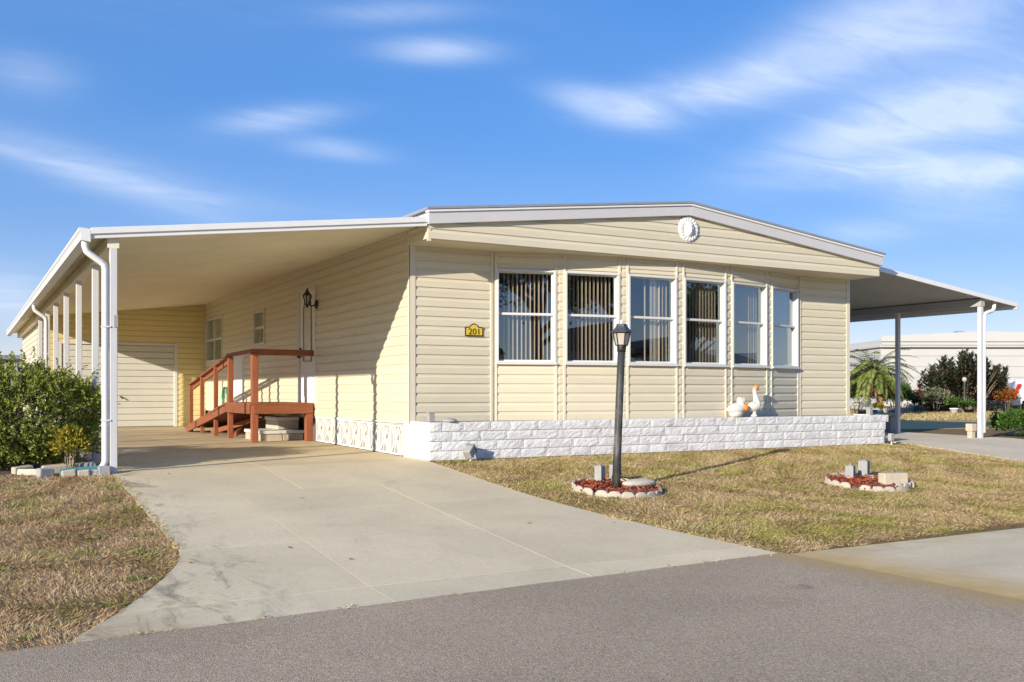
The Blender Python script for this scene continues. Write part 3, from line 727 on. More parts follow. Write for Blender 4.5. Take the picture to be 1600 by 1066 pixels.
MB().prism([(XA+.001, 3.43), (XR+.03, 2.955), (XR+.03, 3.105), (XA+.001, 3.572)], 'y', YG-.075, YG-.012).obj('barge_board', M_BARGE, house, .004)
MB().prism([(XL-.045, 3.100), (XA, 3.570), (XA, 3.598), (XL-.045, 3.13)], 'y', YG-.095, YG-.005).obj('drip_edge', M_WHITEMETAL, house, .003)
MB().prism([(XA+.001, 3.570), (XR+.045, 3.100), (XR+.045, 3.13), (XA+.001, 3.598)], 'y', YG-.095, YG-.005).obj('drip_edge', M_WHITEMETAL, house, .003)
mb = MB().prism([(XL-.06, 3.132), (XA, 3.601), (XR+.06, 3.132), (XR+.06, 3.162), (XA, 3.632), (XL-.06, 3.162)], 'y', YG-.105, LEN+7.3)
rf = mb.obj('roof', M_ROOFGREY, house)
MB().prism([(XL+.01, 2.965), (XA, 3.44), (XR-.01, 2.965), (XR-.01, 3.128), (XA, 3.596), (XL+.01, 3.128)], 'y', YG+.0, LEN+7.2).obj('roof_deck', M_WHITEMETAL, rf)
MB().box((XL+.02, YG+.004, ZS-.008), (XR-.02, .0, ZS)).obj('soffit', M_SOFFIT, house)

# door and windows of the side wall
def sbox(mb, a0, a1, o0, o1, z0, z1): return mb.obox(SW_P, EY, a0, a1, o0, o1, z0, z1)
d = MB(); sbox(d, DOOR[0]+.05, DOOR[1]-.05, -.06, -.004, DOOR[2], DOOR[3]-.05)
door = d.obj('door', M_WHITEPLASTER, house, .003)
f = MB(); sbox(f, DOOR[0], DOOR[0]+.05, -.06, .03, DOOR[2], DOOR[3]); sbox(f, DOOR[1]-.05, DOOR[1], -.06, .03, DOOR[2], DOOR[3]); sbox(f, DOOR[0]+.05, DOOR[1]-.05, -.06, .029, DOOR[3]-.05, DOOR[3])
f.obj('door_frame', M_WFRAME, door, .003)
ca = (DOOR[0]+DOOR[1])/2
def oval(mb, rx, rz, o, cz, n=36, w=None):
    ring = lambda r1, r2, oo: [(-oo, LEN-(ca+r1*math.cos(2*PI*k/n)), cz+r2*math.sin(2*PI*k/n)) for k in range(n)]
    if w is None: mb.add(ring(rx, rz, o), [tuple(range(n))])
    else:
        mb.add(ring(rx, rz, o)+ring(rx-w, rz-w, o)+ring(rx, rz, -.004)+ring(rx-w, rz-w, -.004), [(k, (k+1) % n, n+(k+1) % n, n+k) for k in range(n)] + [(k, (k+1) % n, 2*n+(k+1) % n, 2*n+k) for k in range(n)] + [(n+k, n+(k+1) % n, 3*n+(k+1) % n, 3*n+k) for k in range(n)])
def arch(mb, w_, z0, z1, o, inner=None):
    """tall light with a round head; inner gives the width of a raised frame"""
    def ring(w2, za, zc, oo):
        pts = [(-w2, za), (w2, za)] + [(w2*math.cos(PI*k/16), zc + w2*1.15*math.sin(PI*k/16)) for k in range(17)]
        return [(-oo, LEN-(ca+x_), z_) for x_, z_ in pts]
    n = 19; zc = z1-w_*1.15
    if inner is None: mb.add(ring(w_, z0, zc, o), [tuple(range(n))])
    else: mb.add(ring(w_, z0, zc, o)+ring(w_-inner, z0+inner, zc, o)+ring(w_, z0, zc, -.004)+ring(w_-inner, z0+inner, zc, -.004), [(k, (k+1) % n, n+(k+1) % n, n+k) for k in range(n)] + [(k, (k+1) % n, 2*n+(k+1) % n, 2*n+k) for k in range(n)] + [(n+k, n+(k+1) % n, 3*n+(k+1) % n, 3*n+k) for k in range(n)])
g = MB(); arch(g, .20, 1.40, 2.44, .004); g.obj('arched_glass', mat('leaded_glass', (.60, .58, .50), .2, .35, 14, bump=.6, bscale=30), door)
g = MB(); arch(g, .222, 1.375, 2.47, .016, .022); g.obj('arch_trim', mat('brass_came', (.30, .22, .12), .35, .1, 9), door)
g = MB()
for a in (DOOR[0]+.16, ca+.05): sbox(g, a, a+.26, -.004, .008, .78, 1.18)
g.obj('door_panel', M_WHITEPLASTER, door, .006)
g = MB(); g.ell((-.05, LEN-(DOOR[0]+.13), 1.47), (.03, .03, .03)).tube([(.0, LEN-(DOOR[0]+.13), 1.47), (-.05, LEN-(DOOR[0]+.13), 1.47)], .012).ell((-.02, LEN-(DOOR[0]+.13), 1.60), (.02, .025, .025))
g.obj('door_knob', M_BLACK, door, 0, True)
def side_window(h, vert):
    mb = MB(); t = .05
    sbox(mb, h[0], h[0]+t, -.05, .035, h[2], h[3]); sbox(mb, h[1]-t, h[1], -.05, .035, h[2], h[3])
    sbox(mb, h[0]+t, h[1]-t, -.05, .034, h[3]-t, h[3]); sbox(mb, h[0]+t, h[1]-t, -.05, .034, h[2], h[2]+t)
    w = mb.obj('window', M_WFRAME, house, .003)
    zm = (h[2]+h[3])/2; mb = MB(); sbox(mb, h[0]+t, h[1]-t, -.03, .01, zm-.022, zm+.022); mb.obj('meeting_rail', M_WFRAME, w)
    am = (h[0]+h[1])/2
    if vert:
        mb = MB(); sbox(mb, am-.03, am+.03, -.028, .012, h[2]+t, h[3]-t); mb.obj('mullion', M_WFRAME, w)
    cols = [(h[0]+t, am-.03), (am+.03, h[1]-t)] if vert else [(h[0]+t, h[1]-t)]
    for c0, c1 in cols:
        for z0, z1 in ((h[2]+t, zm-.022), (zm+.022, h[3]-t)):
            MB().add([(.012, LEN-c0, z0), (.012, LEN-c1, z0), (.012, LEN-c1, z1), (.012, LEN-c0, z1)], [(0, 1, 2, 3)]).obj('pane', M_GLASS, w)
    mb = MB(); sbox(mb, h[0], h[1], -.118, -.116, zm, h[3]); mb.obj('roller_blind', M_BLIND, w)
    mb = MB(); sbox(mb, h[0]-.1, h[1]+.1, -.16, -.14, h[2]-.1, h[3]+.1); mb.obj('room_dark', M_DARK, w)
side_window(WIN_BACK, True); side_window(WIN_SMALL, False)
mb = MB(); sbox(mb, ACCESS[0], ACCESS[1], -.06, .02, ACCESS[2], ACCESS[3]); ac = mb.obj('access_door', M_WHITEPLASTER, house, .004)
mb = MB(); sbox(mb, ACCESS[0]+.06, ACCESS[1]-.06, .02, .03, ACCESS[2]+.06, ACCESS[3]-.06); mb.obj('door_panel', M_WHITEPLASTER, ac, .004)

# ------------------------------------------------------------------ breeze-block skirt under the side wall
skirt = thing('skirting_wall', 'pierced white breeze-block skirt below the side wall by the driveway', 'block wall', (0, 2, 0))
BS = .403
def breeze_mesh():
    mb = MB(); h = BS/2-.002; t = .022; o0, o1 = -.035, .03
    b = lambda y0, z0, y1, z1, w=.024, oo=o1: mb.beam(((o0+oo)/2, y0, z0), ((o0+oo)/2, y1, z1), w, oo-o0, (1, 0, 0))
    for s in (-1, 1):
        mb.box((o0, s*h-(t if s > 0 else 0), -h), (o1, s*h+(0 if s > 0 else t), h)); mb.box((o0, -h+t, s*h-(t if s > 0 else 0)), (o1-.001, h-t, s*h+(0 if s > 0 else t)))
    k = h-t*.6
    b(-k, -k, k, k); b(-k, k, k, -k, .024, o1-.002)
    q = h*.42
    b(-q, -k, 0, 0, .02, o1-.004); b(q, -k, 0, 0, .02, o1-.005); b(-q, k, 0, 0, .02, o1-.006); b(q, k, 0, 0, .02, o1-.007)
    b(-h*.55, -h*.5, -h*.55, h*.5, .018, o1-.009); b(h*.55, -h*.5, h*.55, h*.5, .018, o1-.010)
    mb.v = [(-x, y, z) for x, y, z in mb.v]
    return mb
bm0 = None
for k in range(9):
    y = .235 + BS/2 + k*BS; z = gz(y)+BS/2+.008
    if bm0 is None:
        bm0 = breeze_mesh().obj('breeze_block', M_LATTICE, skirt, 0, False, (0, 0, 0)); bmesh_me = bm0.data; bm0.location = Vector((0, y, z))-skirt.location
    else: link('breeze_block', bmesh_me, M_LATTICE, skirt, origin=(-.0, y, z))
MB().box((-.04, .22, .444), (.05, .235+9*BS, .462)).obj('drip_cap', M_WHITEMETAL, skirt)

# ------------------------------------------------------------------ white split-face planter wall along the front
planter = thing('planter_wall', 'low white painted split-face brick planter along the foot of the front wall', 'planter', (4, -.6, 0))
CH = .1212; YP = -.60
def brick_mesh(L_, seed, face=.010):
    r = random.Random(seed); nx = max(3, int(L_/.045)); nz = 4; h = CH-.006; dpt = .10
    vs = []; fs = []
    for j in range(nz+1):
        for i in range(nx+1):
            edge = i in (0, nx) or j in (0, nz)
            vs.append((L_*i/nx + (0 if i in (0, nx) else r.uniform(-.008, .008)), -(r.uniform(0, .004) if edge else r.uniform(.004, face)), h*j/nz + (0 if j in (0, nz) else r.uniform(-.006, .006))))
    for j in range(nz):
        for i in range(nx): a = j*(nx+1)+i; fs.append((a, a+1, a+nx+2, a+nx+1))
    b = len(vs); vs += [(0, dpt, 0), (L_, dpt, 0), (L_, dpt, h), (0, dpt, h)]
    bot = list(range(nx+1)); top = [nz*(nx+1)+i for i in range(nx+1)]; lef = [j*(nx+1) for j in range(nz+1)]; rig = [j*(nx+1)+nx for j in range(nz+1)]
    fs += [tuple(bot[::-1] + [b, b+1]), tuple(top + [b+2, b+3]), tuple(lef + [b+3, b]), tuple(rig[::-1] + [b+1, b+2]), (b, b+3, b+2, b+1)]
    mb = MB().add(vs, fs); return mb
lens = (.392, .30, .21, .155); variants = {}
def brick_obj(L_, x, z, parent, rot=0, y=YP):
    key = (L_, random.randrange(5))
    if key not in variants:
        o = brick_mesh(L_, hash(key) % 9999).obj('brick', M_BRICK, parent, 0, False, (0, 0, 0)); variants[key] = o.data; o.location = Vector((x, y, z)) - parent.location
    else: o = link('brick', variants[key], M_BRICK, parent, origin=(x, y, z))
    o.rotation_euler[2] = rot
    o.location.y += random.uniform(-.006, .003)
    return o
for c in range(4):
    x = .0; z = -.004 + c*CH; first = True
    end = 8.37
    while x < end - .08:
        L_ = random.choice((.392, .392, .392, .30)) if not first else (.155 if c % 2 else .30)
        if c % 2 == 1 and first: L_ = .155
        first = False
        if x+L_ > end-.05: L_ = min(lens, key=lambda l: abs(l-(end-x)))
        brick_obj(L_, x, z, planter); x += L_+.006
    # smooth ends facing the driveway
    for (y0, y1) in ((-.58, -.19), (-.184, .22)) if c % 2 == 0 else ((-.58, -.36), (-.354, .05), (.056, .22)):
        m_ = MB().box((-.012, y0, z), (.09, y1, z+CH-.004)); m_.obj('brick', M_BRICK, planter, .003)
    MB().box((8.27, -.49, z), (8.38, .0, z+CH-.004)).obj('brick', M_BRICK, planter, .004)
MB().box((.004, YP+.012, -.05), (8.365, YP+.095, .474)).box((.004, YP+.012, -.05), (.085, .2, .474)).obj('mortar_core', M_MORTAR, planter)
MB().box((.1, YP+.1, -.02), (8.26, .0, .463)).obj('soil_fill', M_SOIL, planter)

# ------------------------------------------------------------------ left carport
SLOPE = .118; cz = lambda x: 2.975 + SLOPE*x            # underside of the pan roof
YF, YB = -.60, 19.4
carport = thing('carport', 'long attached carport with cream pan roof, white gutter and white posts on the left', 'carport', (-3.7, 4, 0))
pw = .305; cnt = int((YB-YF)/pw)
prof = []
for k in range(13):
    u = k/12; prof.append((u*(pw-.020), .0 if k % 3 else .030))
def pan_mesh():
    mb = MB(); x0, x1 = -3.93, .0; lo = [(y, z) for y, z in prof]; vs = []; n = len(lo)
    for x in (x0, x1):
        for y, z in lo: vs.append((x, y, cz(x)+z))
        for y, z in lo: vs.append((x, y, cz(x)+.055))
    m_ = 2*n
    fs = []
    for i in range(n-1):
        fs.append((i, i+1, m_+i+1, m_+i)); fs.append((n+i, m_+n+i, m_+n+i+1, n+i+1)); fs.append((i, n+i, n+i+1, i+1)); fs.append((m_+i, m_+i+1, m_+n+i+1, m_+n+i))
    fs += [(0, m_, m_+n, n), (n-1, 2*n-1, m_+2*n-1, m_+n-1)]
    return mb.add(vs, fs)
first = None
for k in range(cnt):
    y = YF + .01 + k*pw
    if first is None: first = pan_mesh().obj('roof_panel', M_PAN, carport, 0, False, (0, 0, 0)); first.location = Vector((0, y, 0))-carport.location; pm = first.data
    else: link('roof_panel', pm, M_PAN, carport, origin=(0, y, 0))
MB().prism([(-3.93, cz(-3.93)+.056), (.0, cz(0)+.056), (.0, cz(0)+.066), (-3.93, cz(-3.93)+.066)], 'y', YF+.01, YB).obj('seam_light_block', M_WHITEMETAL, carport)  # added unseen sheet, closes the panel seams against light from above
fz0 = lambda x: cz(x)-.035; fz1 = lambda x: cz(x)+.075
MB().prism([(-3.93, fz0(-3.93)), (-.05, fz0(-.05)), (-.05, fz1(-.05)), (-3.93, fz1(-3.93))], 'y', YF-.03, YF+.008).prism([(-3.93, cz(-3.93)+.012), (-.05, cz(-.05)+.012), (-.05, cz(-.05)+.079), (-3.93, cz(-3.93)+.079)], 'y', YF-.05, YF-.0301).obj('fascia', M_WHITEMETAL, carport, .004)
MB().prism([(-4.03, 2.455), (-3.935, 2.44), (-3.935, 2.575), (-4.045, 2.585), (-4.05, 2.555), (-4.03, 2.53)], 'y', YF-.05, YB).obj('gutter', M_WHITEMETAL, carport)
MB().box((-3.76, YF+.03, 2.40), (-3.64, YB, cz(-3.76)-.002)).obj('beam', M_PAN, carport, .004)
MB().box((-.03, .05, 2.93), (-.0175, 12.4, cz(-.03)-.001)).obj('wall_moulding', M_CREAMTRIM, carport)
POSTY = [-.55, 1.08, 3.02, 4.92, 6.90, 8.80, 10.8]
for y in POSTY:
    z = gz(y)
    MB().box((-3.738, y-.038, z-.012), (-3.662, y+.038, 2.402)).obj('post', M_POST, carport, .006)
def downspout(name, y, ybend, parent, x=-3.98, xp=-3.782):
    pts = [(x, y, 2.45), (x, y, 2.40), (x+.015, y, 2.35), (x+.05, y, 2.32), (xp-.05, y, 2.25), (xp-.012, y, 2.22), (xp, y, 2.17), (xp, y, 2.0), (xp, y, .30), (xp, y, .12), (xp-.02, y-.01, .07), (xp-.06, y-.03, .035)]
    mb = MB(); mb.tube(pts, .036, 12); mb.obj(name, M_WHITEMETAL, parent, 0, True)
    for z in (.55, 1.55): MB().box((xp-.039, y-.039, z), (xp+.05, y+.039, z+.014)).obj('pipe_strap', M_WHITEMETAL, parent)
downspout('downspout', -.56, 0, carport); downspout('downspout', 8.0, 0, carport)
MB().box((-3.70, -.60, 1.55), (-3.655, -.588, 1.68)).obj('cord_cleat', M_GREYBLOCK, carport, .004)

# ------------------------------------------------------------------ shed at the back of the carport
shed = thing('shed', 'yellow sided storage shed with white garage door at the back of the carport', 'shed', (-1.8, 12.4, 0))
GD = (.38, 2.96, .03, 2.01)       # garage door: a from x=-3.62
SP = (-3.62, 12.4)
mb = MB(); panel_with_holes(mb, SP, EX, 0, 3.62, -.1, 0, 0, cz(-3.6)-.0, [GD])
mb.prism([(-3.62, cz(-3.62)-.001), (0, cz(-3.62)-.001), (0, cz(0)-.004)], 'y', 12.4, 12.5)
sw = mb.obj('front_wall', M_YELLOW, shed)
k = 0
while .04+k*LAP < cz(0)-.01:
    zb_ = .04+k*LAP; xs = max(-3.56, (zb_-2.975)/SLOPE); top = min(LAP, 10)
    segs = [(xs, -.02)]
    if zb_ < GD[3]: segs = [(-3.56, SP[0]+GD[0]), (SP[0]+GD[1], -.02)]
    for a, b in segs:
        hi = LAP
        if zb_ < GD[3] < zb_+LAP: pass
        if b-a > .05: board([(a, 12.4), (b, 12.4)], zb_, sw, M_YELLOW)
    k += 1
MB().box((-3.66, 12.376, 0), (-3.56, 12.40, cz(-3.66))).box((-3.642, 12.4, 0), (-3.62, 12.46, cz(-3.66))).obj('corner_trim', M_YELLOW, shed)
lw = MB().box((-3.62, 12.5, 0), (-3.52, 19.3, cz(-3.6))).obj('side_wall', M_GARAGE, shed)
k = 0
while .04+k*LAP < 2.5:
    board([(-3.62, 19.3), (-3.62, 12.46)], .04+k*LAP, lw, M_CREAM); k += 1
MB().box((-3.655, 15.2, 1.15), (-3.62, 15.7, 1.75)).obj('window', M_WFRAME, shed)
MB().box((-3.52, 19.2, 0), (0, 19.3, 2.4)).obj('back_wall', M_YELLOW, shed)
gd = MB()
gx0, gx1 = SP[0]+GD[0], SP[0]+GD[1]
gd.box((gx0, 12.375, .03), (gx0+.07, 12.43, GD[3])).box((gx1-.07, 12.375, .03), (gx1, 12.43, GD[3])).box((gx0+.07, 12.377, GD[3]-.06), (gx1-.07, 12.43, GD[3]))
gdo = gd.obj('garage_door', M_WFRAME, shed, .004)
h = (GD[3]-.06-.045)/13; pmesh = None
for k in range(13):
    z = .045+k*h
    L_ = gx1-gx0-.14
    if pmesh is None:
        o = MB().prism([(0, 0), (0, .006), (-.016, .012), (-.016, h-.022), (0, h-.004), (.02, h-.004), (.02, 0)], 'x', 0, L_).obj('door_panel', M_GARAGE, gdo, 0, False, (0, 0, 0)); pmesh = o.data
        o.location = Vector((gx0+.07, 12.425, z))
    else: link('door_panel', pmesh, M_GARAGE, gdo, origin=(gx0+.07, 12.425, z))
MB().box((gx0, 12.47, .0), (gx1, 12.49, GD[3])).obj('door_backing', M_DARK, gdo)
MB().tube([(-1.93, 12.41, .75), (-1.93, 12.36, .75), (-1.87, 12.36, .70)], .015, 8).obj('handle', M_BLACK, gdo)

# ------------------------------------------------------------------ wooden landing and ramp by the side door
ramp = thing('wooden_ramp', 'reddish brown timber landing with handrail and ramp down from the side door', 'ramp', (-.5, 6, .04))
WOODDIR = []
for st in ((1.2, 14, 14), (14, 1.2, 14), (14, 14, 1.2)):
    WOODDIR.append(mat('red_stained_timber_%d' % len(WOODDIR), (.265, .082, .032), .62, .38, 3.2, bump=.5, bscale=6, objr=.14, stretch=st, stain=((.12, .035, .018), 1.6, .52, .75, .6)))
def wood_for(a, b):
    d = [abs(a[i]-b[i]) for i in range(3)]; return WOODDIR[d.index(max(d))]
def wb(name, a, b, w, h, up=(0, 0, 1), bev=.005): return MB().beam(a, b, w, h, up).obj(name, wood_for(a, b), ramp, bev)
zg = .038; XO = -1.0; YL0, YL1 = 4.02, 5.70; ZD = .645; YR = 9.05
rampz = lambda y: ZD if y < YL1 else ZD - (y-YL1)/(YR+.25-YL1)*(ZD-.10)
wb('post', (XO, YL0, zg), (XO, YL0, 1.49), .105, .105, (1, 0, 0), .008)
wb('post', (XO, YL1-.05, zg), (XO, YL1-.05, 1.47), .085, .085, (1, 0, 0))
for y, top in ((6.78, 1.26), (7.98, 1.11), (YR, .98)):
    wb('post', (XO, y, zg), (XO, y, rampz(y)+.86), .072, .072, (1, 0, 0))
wb('post', (-.10, YL0, zg), (-.10, YL0, ZD+.03), .115, .115, (1, 0, 0))
wb('handrail', (XO+.01, YL0, 1.53), (XO+.01, YL1+.02, 1.51), .14, .045)
wb('handrail', (XO+.01, YL1+.02, 1.50), (XO+.01, YR+.04, rampz(YR)+.88), .10, .038)
wb('handrail', (XO-.06, YL0, 1.505), (-.02, YL0, 1.505), .045, .10)
wb('side_rail', (XO+.03, YL1, 1.42), (XO+.03, YR, rampz(YR)+.80), .035, .075)
wb('rim_joist', (XO-.03, YL0-.055, ZD-.07), (-.045, YL0-.055, ZD-.07), .04, .145)
wb('rim_joist', (XO-.062, YL0, ZD-.07), (XO-.062, YL1, ZD-.07), .04, .145)
wb('stringer', (XO-.062, YL1-.03, rampz(YL1)-.075), (XO-.062, YR+.15, rampz(YR+.15)-.04), .04, .12)
wb('stringer', (-.10, YL1-.03, rampz(YL1)-.075), (-.10, YR+.15, rampz(YR+.15)-.04), .04, .12)
wb('brace', (XO+.05, 5.5, .12), (-.2, 6.5, .42), .04, .09); wb('brace', (XO+.1, 7.6, .08), (-.3, 6.0, .40), .04, .09)
nb = 12
for k in range(nb):
    y = YL0-.06 + (k+.5)*(YL1-YL0+.1)/nb
    MB().beam((XO-.08, y, ZD+.018), (-.03, y, ZD+.018), (YL1-YL0+.1)/nb-.008, .034).obj('deck_board', WOODDIR[0], ramp, .004)
nr = 24
for k in range(nr):
    y = YL1+.05+(k+.5)*(YR+.2-YL1)/nr; dy = (YR+.2-YL1)/nr-.008
    a = (XO-.08, y, rampz(y)+.018); 
    MB().beam(a, (-.06, y, rampz(y)+.018), dy, .032, (0, .16, 1)).obj('ramp_board', WOODDIR[0], ramp, .004)

steps = thing('stone_steps', 'old cream stone steps with white slab treads under the wooden landing', 'steps', (-.4, 5, .04))
def stone(x0, y0, z0, x1, y1, z1, name='stone_block', m=M_STONE, bev=.01): return MB().box((x0+.003, y0+.003, z0), (x1-.003, y1-.003, z1-.003)).obj(name, m, steps, bev)
for (x0, x1) in ((-.78, -.42), (-.42, -.06)): stone(x0, 4.42, zg-.02, x1, 4.62, .155)
stone(-.78, 4.62, zg-.02, -.42, 5.5, .155)
for (x0, x1) in ((-.80, -.44), (-.44, -.05)): stone(x0, 4.40, .158, x1, 5.5, .215, 'tread_slab', M_CAP, .006)
stone(-.42, 4.72, .216, -.05, 4.95, .365); stone(-.42, 4.95, .216, -.05, 5.5, .365); stone(-.44, 4.70, .366, -.05, 5.5, .43, 'tread_slab', M_CAP, .006)

# ------------------------------------------------------------------ right carport
rc = thing('carport', 'open flat carport with grey underside on two posts to the right of the house', 'carport', (11.4, 1, 0))
RS = -.118; rz = lambda x: 2.985 + RS*(x-W)
rx0, rx1, ry0, ry1 = 8.20, 12.36, -.32, 6.4
M_RPAN = mat('pan_roof_grey', (.40, .395, .385), .55, .06, 1.5, stain=((.2, .19, .18), .9, .5, .85, .4))
rprof = prof; rp = None
for k in range(int((ry1-ry0)/pw)):
    y = ry0+.01+k*pw
    if rp is None:
        mb = MB(); vs = []; n = len(prof)
        for x in (rx0, rx1-.05):
            for yy, z in prof: vs.append((x, yy, rz(x)+z))
            for yy, z in prof: vs.append((x, yy, rz(x)+.05))
        m_ = 2*n; fs = []
        for i in range(n-1):
            fs += [(i, i+1, m_+i+1, m_+i), (n+i, m_+n+i, m_+n+i+1, n+i+1), (i, n+i, n+i+1, i+1), (m_+i, m_+i+1, m_+n+i+1, m_+n+i)]
        fs += [(0, m_, m_+n, n), (n-1, 2*n-1, m_+2*n-1, m_+n-1)]
        o = mb.add(vs, fs).obj('roof_panel', M_RPAN, rc, 0, False, (0, 0, 0)); rp = o.data; o.location = Vector((0, y, 0))-rc.location
    else: link('roof_panel', rp, M_RPAN, rc, origin=(0, y, 0))
MB().prism([(rx0, rz(rx0)+.051), (rx1-.06, rz(rx1-.06)+.051), (rx1-.06, rz(rx1-.06)+.06), (rx0, rz(rx0)+.06)], 'y', ry0+.01, ry1).obj('seam_light_block', M_WHITEMETAL, rc)  # same added sheet over these pans, keeps light out of the seams
MB().prism([(rx0, rz(rx0)-.02), (rx1, rz(rx1)-.02), (rx1, rz(rx1)+.06), (rx0, rz(rx0)+.06)], 'y', ry0-.03, ry0+.008).obj('fascia', M_WHITEMETAL, rc, .004)
MB().box((rx1-.05, ry0-.02, rz(rx1)-.055), (rx1+.03, ry1, rz(rx1)+.055)).obj('gutter', M_WHITEMETAL, rc, .004)
MB().box((11.34, ry0+.05, 2.45), (11.46, ry1, rz(11.46)-.002)).obj('beam', M_RPAN, rc, .004)
for y in (-.22, 1.62): MB().box((11.362, y-.038, -.012), (11.438, y+.038, 2.452)).obj('post', M_POST, rc, .006)
MB().tube([(11.78, -.24, rz(11.78)+.01), (11.78, -.24, 2.46), (11.76, -.24, 2.41), (11.70, -.24, 2.375), (11.56, -.24, 2.34), (11.50, -.24, 2.31), (11.478, -.24, 2.25), (11.476, -.24, 2.1), (11.476, -.24, .1)] , .036, 10).obj('downspout', M_WHITEMETAL, rc, 0, True)

# ------------------------------------------------------------------ lamp post
LX, LY = 1.10, -3.05; LZ = gz(LY)-.02
lamp = thing('lamp_post', 'weathered black garden lamp post with frosted lantern in a stone-edged bed', 'lamp post', (LX, LY, LZ))
def lp(z): return (LX + .035*(z-LZ), LY - .02*(z-LZ), z)
tp = LZ+1.57
MB().tube([lp(LZ), lp(LZ+.4), lp(LZ+1.0), lp(tp)], [.046, .044, .042, .041], 18).obj('pole', M_LAMPPOST, lamp, 0, True)
MB().tube([lp(tp-.05), lp(tp-.02), lp(tp), lp(tp+.025)], [.047, .05, .05, .056], 18).obj('collar', M_BLACK, lamp, 0, True)
lc = Vector(lp(tp+.02))
def frus(mb, c, r0, z0, r1, z1, n=6, ph=.3, cap=True):
    vs = [(c[0]+r*math.cos(ph+2*PI*k/n), c[1]+r*math.sin(ph+2*PI*k/n), c[2]+z) for r, z in ((r0, z0), (r1, z1)) for k in range(n)]
    fs = [(k, (k+1) % n, n+(k+1) % n, n+k) for k in range(n)]
    if cap: fs += [tuple(range(n))[::-1], tuple(range(n, 2*n))]
    return mb.add(vs, fs)
frus(MB(), lc, .062, .006, .088, .135).obj('lantern_glass', M_FROST, lamp)
fr = MB(); frus(fr, lc, .066, -.004, .068, .008); frus(fr, lc, .094, .132, .098, .144)
for k in range(6):
    a = .3+2*PI*k/6; fr.tube([(lc.x+.066*math.cos(a), lc.y+.066*math.sin(a), lc.z+.004), (lc.x+.093*math.cos(a), lc.y+.093*math.sin(a), lc.z+.136)], .006, 6)
fr.obj('lantern_frame', M_BLACK, lamp)
rfm = MB(); vs = []; n = 6
prf = [(.125, .142), (.118, .152), (.085, .178), (.064, .208), (.056, .232), (.052, .236)]
for r, z in prf:
    for k in range(n): vs.append((lc.x+r*math.cos(.3+2*PI*k/n), lc.y+r*math.sin(.3+2*PI*k/n), lc.z+z))
fs = [(i*n+k, i*n+(k+1) % n, (i+1)*n+(k+1) % n, (i+1)*n+k) for i in range(len(prf)-1) for k in range(n)] + [tuple(range(n))[::-1], tuple(range(5*n, 6*n))]
rfm.add(vs, fs).obj('lantern_roof', mat('lantern_roof_paint', (.055, .06, .07), .45, .25, 20, bump=.4, bscale=60), lamp)
MB().lathe([(.018, .235), (.020, .245), (.011, .252), (.016, .262), (.012, .276), (.003, .28)], lc, 12).obj('finial', M_WHITEPLASTER, lamp, 0, True)

# ------------------------------------------------------------------ edged flower rings
def scallop_piece(parent, cx, cy, R, a0, a1, n, hgt, lean=0, tk=.034):
    """curved concrete edging with a scalloped top"""
    mb = MB(); vs = []; m_ = n*8
    for i in range(m_+1):
        a = a0+(a1-a0)*i/m_; u = (i/8) % 1.0; top = hgt*(.62+.38*math.sqrt(max(0, 1-(2*u-1)**2)))
        for r, z in ((R+tk, -.03), (R+tk*.9, top-.01), (R+tk*.5, top), (R+.004, top-.01), (R, -.03)):
            x = cx+r*math.cos(a); y = cy+r*math.sin(a); vs.append((x, y, gz(cy)-.02+z+(-.08*(-y+cy))*1.0))
    for i in range(m_):
        for k in range(4): vs_ = (i*5+k, i*5+k+1, (i+1)*5+k+1, (i+1)*5+k); mb.f.append(vs_)
    mb.f += [tuple(range(5)), tuple(range(m_*5, m_*5+5))[::-1]]
    mb.v = vs; return mb.obj('edging_stone', M_CONCEDGE, parent)
def mulch(parent, cx, cy, R, n):
    a = RNG.uniform(0, 2*PI, n); r = R*np.sqrt(RNG.uniform(0, 1, n)); X = cx+r*np.cos(a); Y = cy+r*np.sin(a)
    P = np.stack([X, Y, gzv(Y)+RNG.uniform(-.01, .045, n)], 1); D = runit(n); D[:, 2] *= .4
    me = leaf_mesh('mulch', P, D, runit(n), RNG.uniform(.03, .08, n), RNG.uniform(.015, .035, n), .2)
    o = link('mulch', me, M_MULCH, parent); o['kind'] = 'stuff'
    MB().lathe([(R, -.03), (R, .005), (R*.5, .015), (.01, .018)], (cx, cy, gz(cy)), 28).obj('mulch_bed', M_SOIL, parent)
ring1 = thing('flower_ring', 'round scalloped stone edging with red mulch at the foot of the lamp post', 'flower bed', (RING1[0], RING1[1], gz(RING1[1])))
for k in range(7): scallop_piece(ring1, RING1[0]+random.uniform(-.01, .01), RING1[1]+random.uniform(-.01, .01), RING1[2]-.03, 2*PI*k/7+.02, 2*PI*(k+1)/7-.03, 3, .075+random.uniform(-.01, .012))
mulch(ring1, RING1[0], RING1[1], RING1[2]-.03, 1500)
MB().ell((RING1[0]+.26, RING1[1]-.06, gz(RING1[1])+.06), (.23, .10, .05), 14, 8).obj('flat_stone', M_CONCEDGE, ring1, 0, True)
ring2 = thing('flower_ring', 'tumbled scalloped edging ring with red mulch alone on the lawn', 'flower bed', (RING2[0], RING2[1], gz(RING2[1])))
for k in range(7): scallop_piece(ring2, RING2[0]+random.uniform(-.035, .035), RING2[1]+random.uniform(-.035, .035), RING2[2]-.03, 2*PI*k/7+.03, 2*PI*(k+1)/7-.05, 3, .080+random.uniform(-.015, .02))
mulch(ring2, RING2[0], RING2[1], RING2[2]-.03, 1300)
bl = MB().beam((RING2[0]-.02, RING2[1]-.20, gz(RING2[1])+.075), (RING2[0]+.30, RING2[1]-.28, gz(RING2[1])+.075), .13, .14)
tag(bl.obj('stone_block', M_STONE, None, .012), 'cream split stone lying across the ring out on the lawn', 'stone')
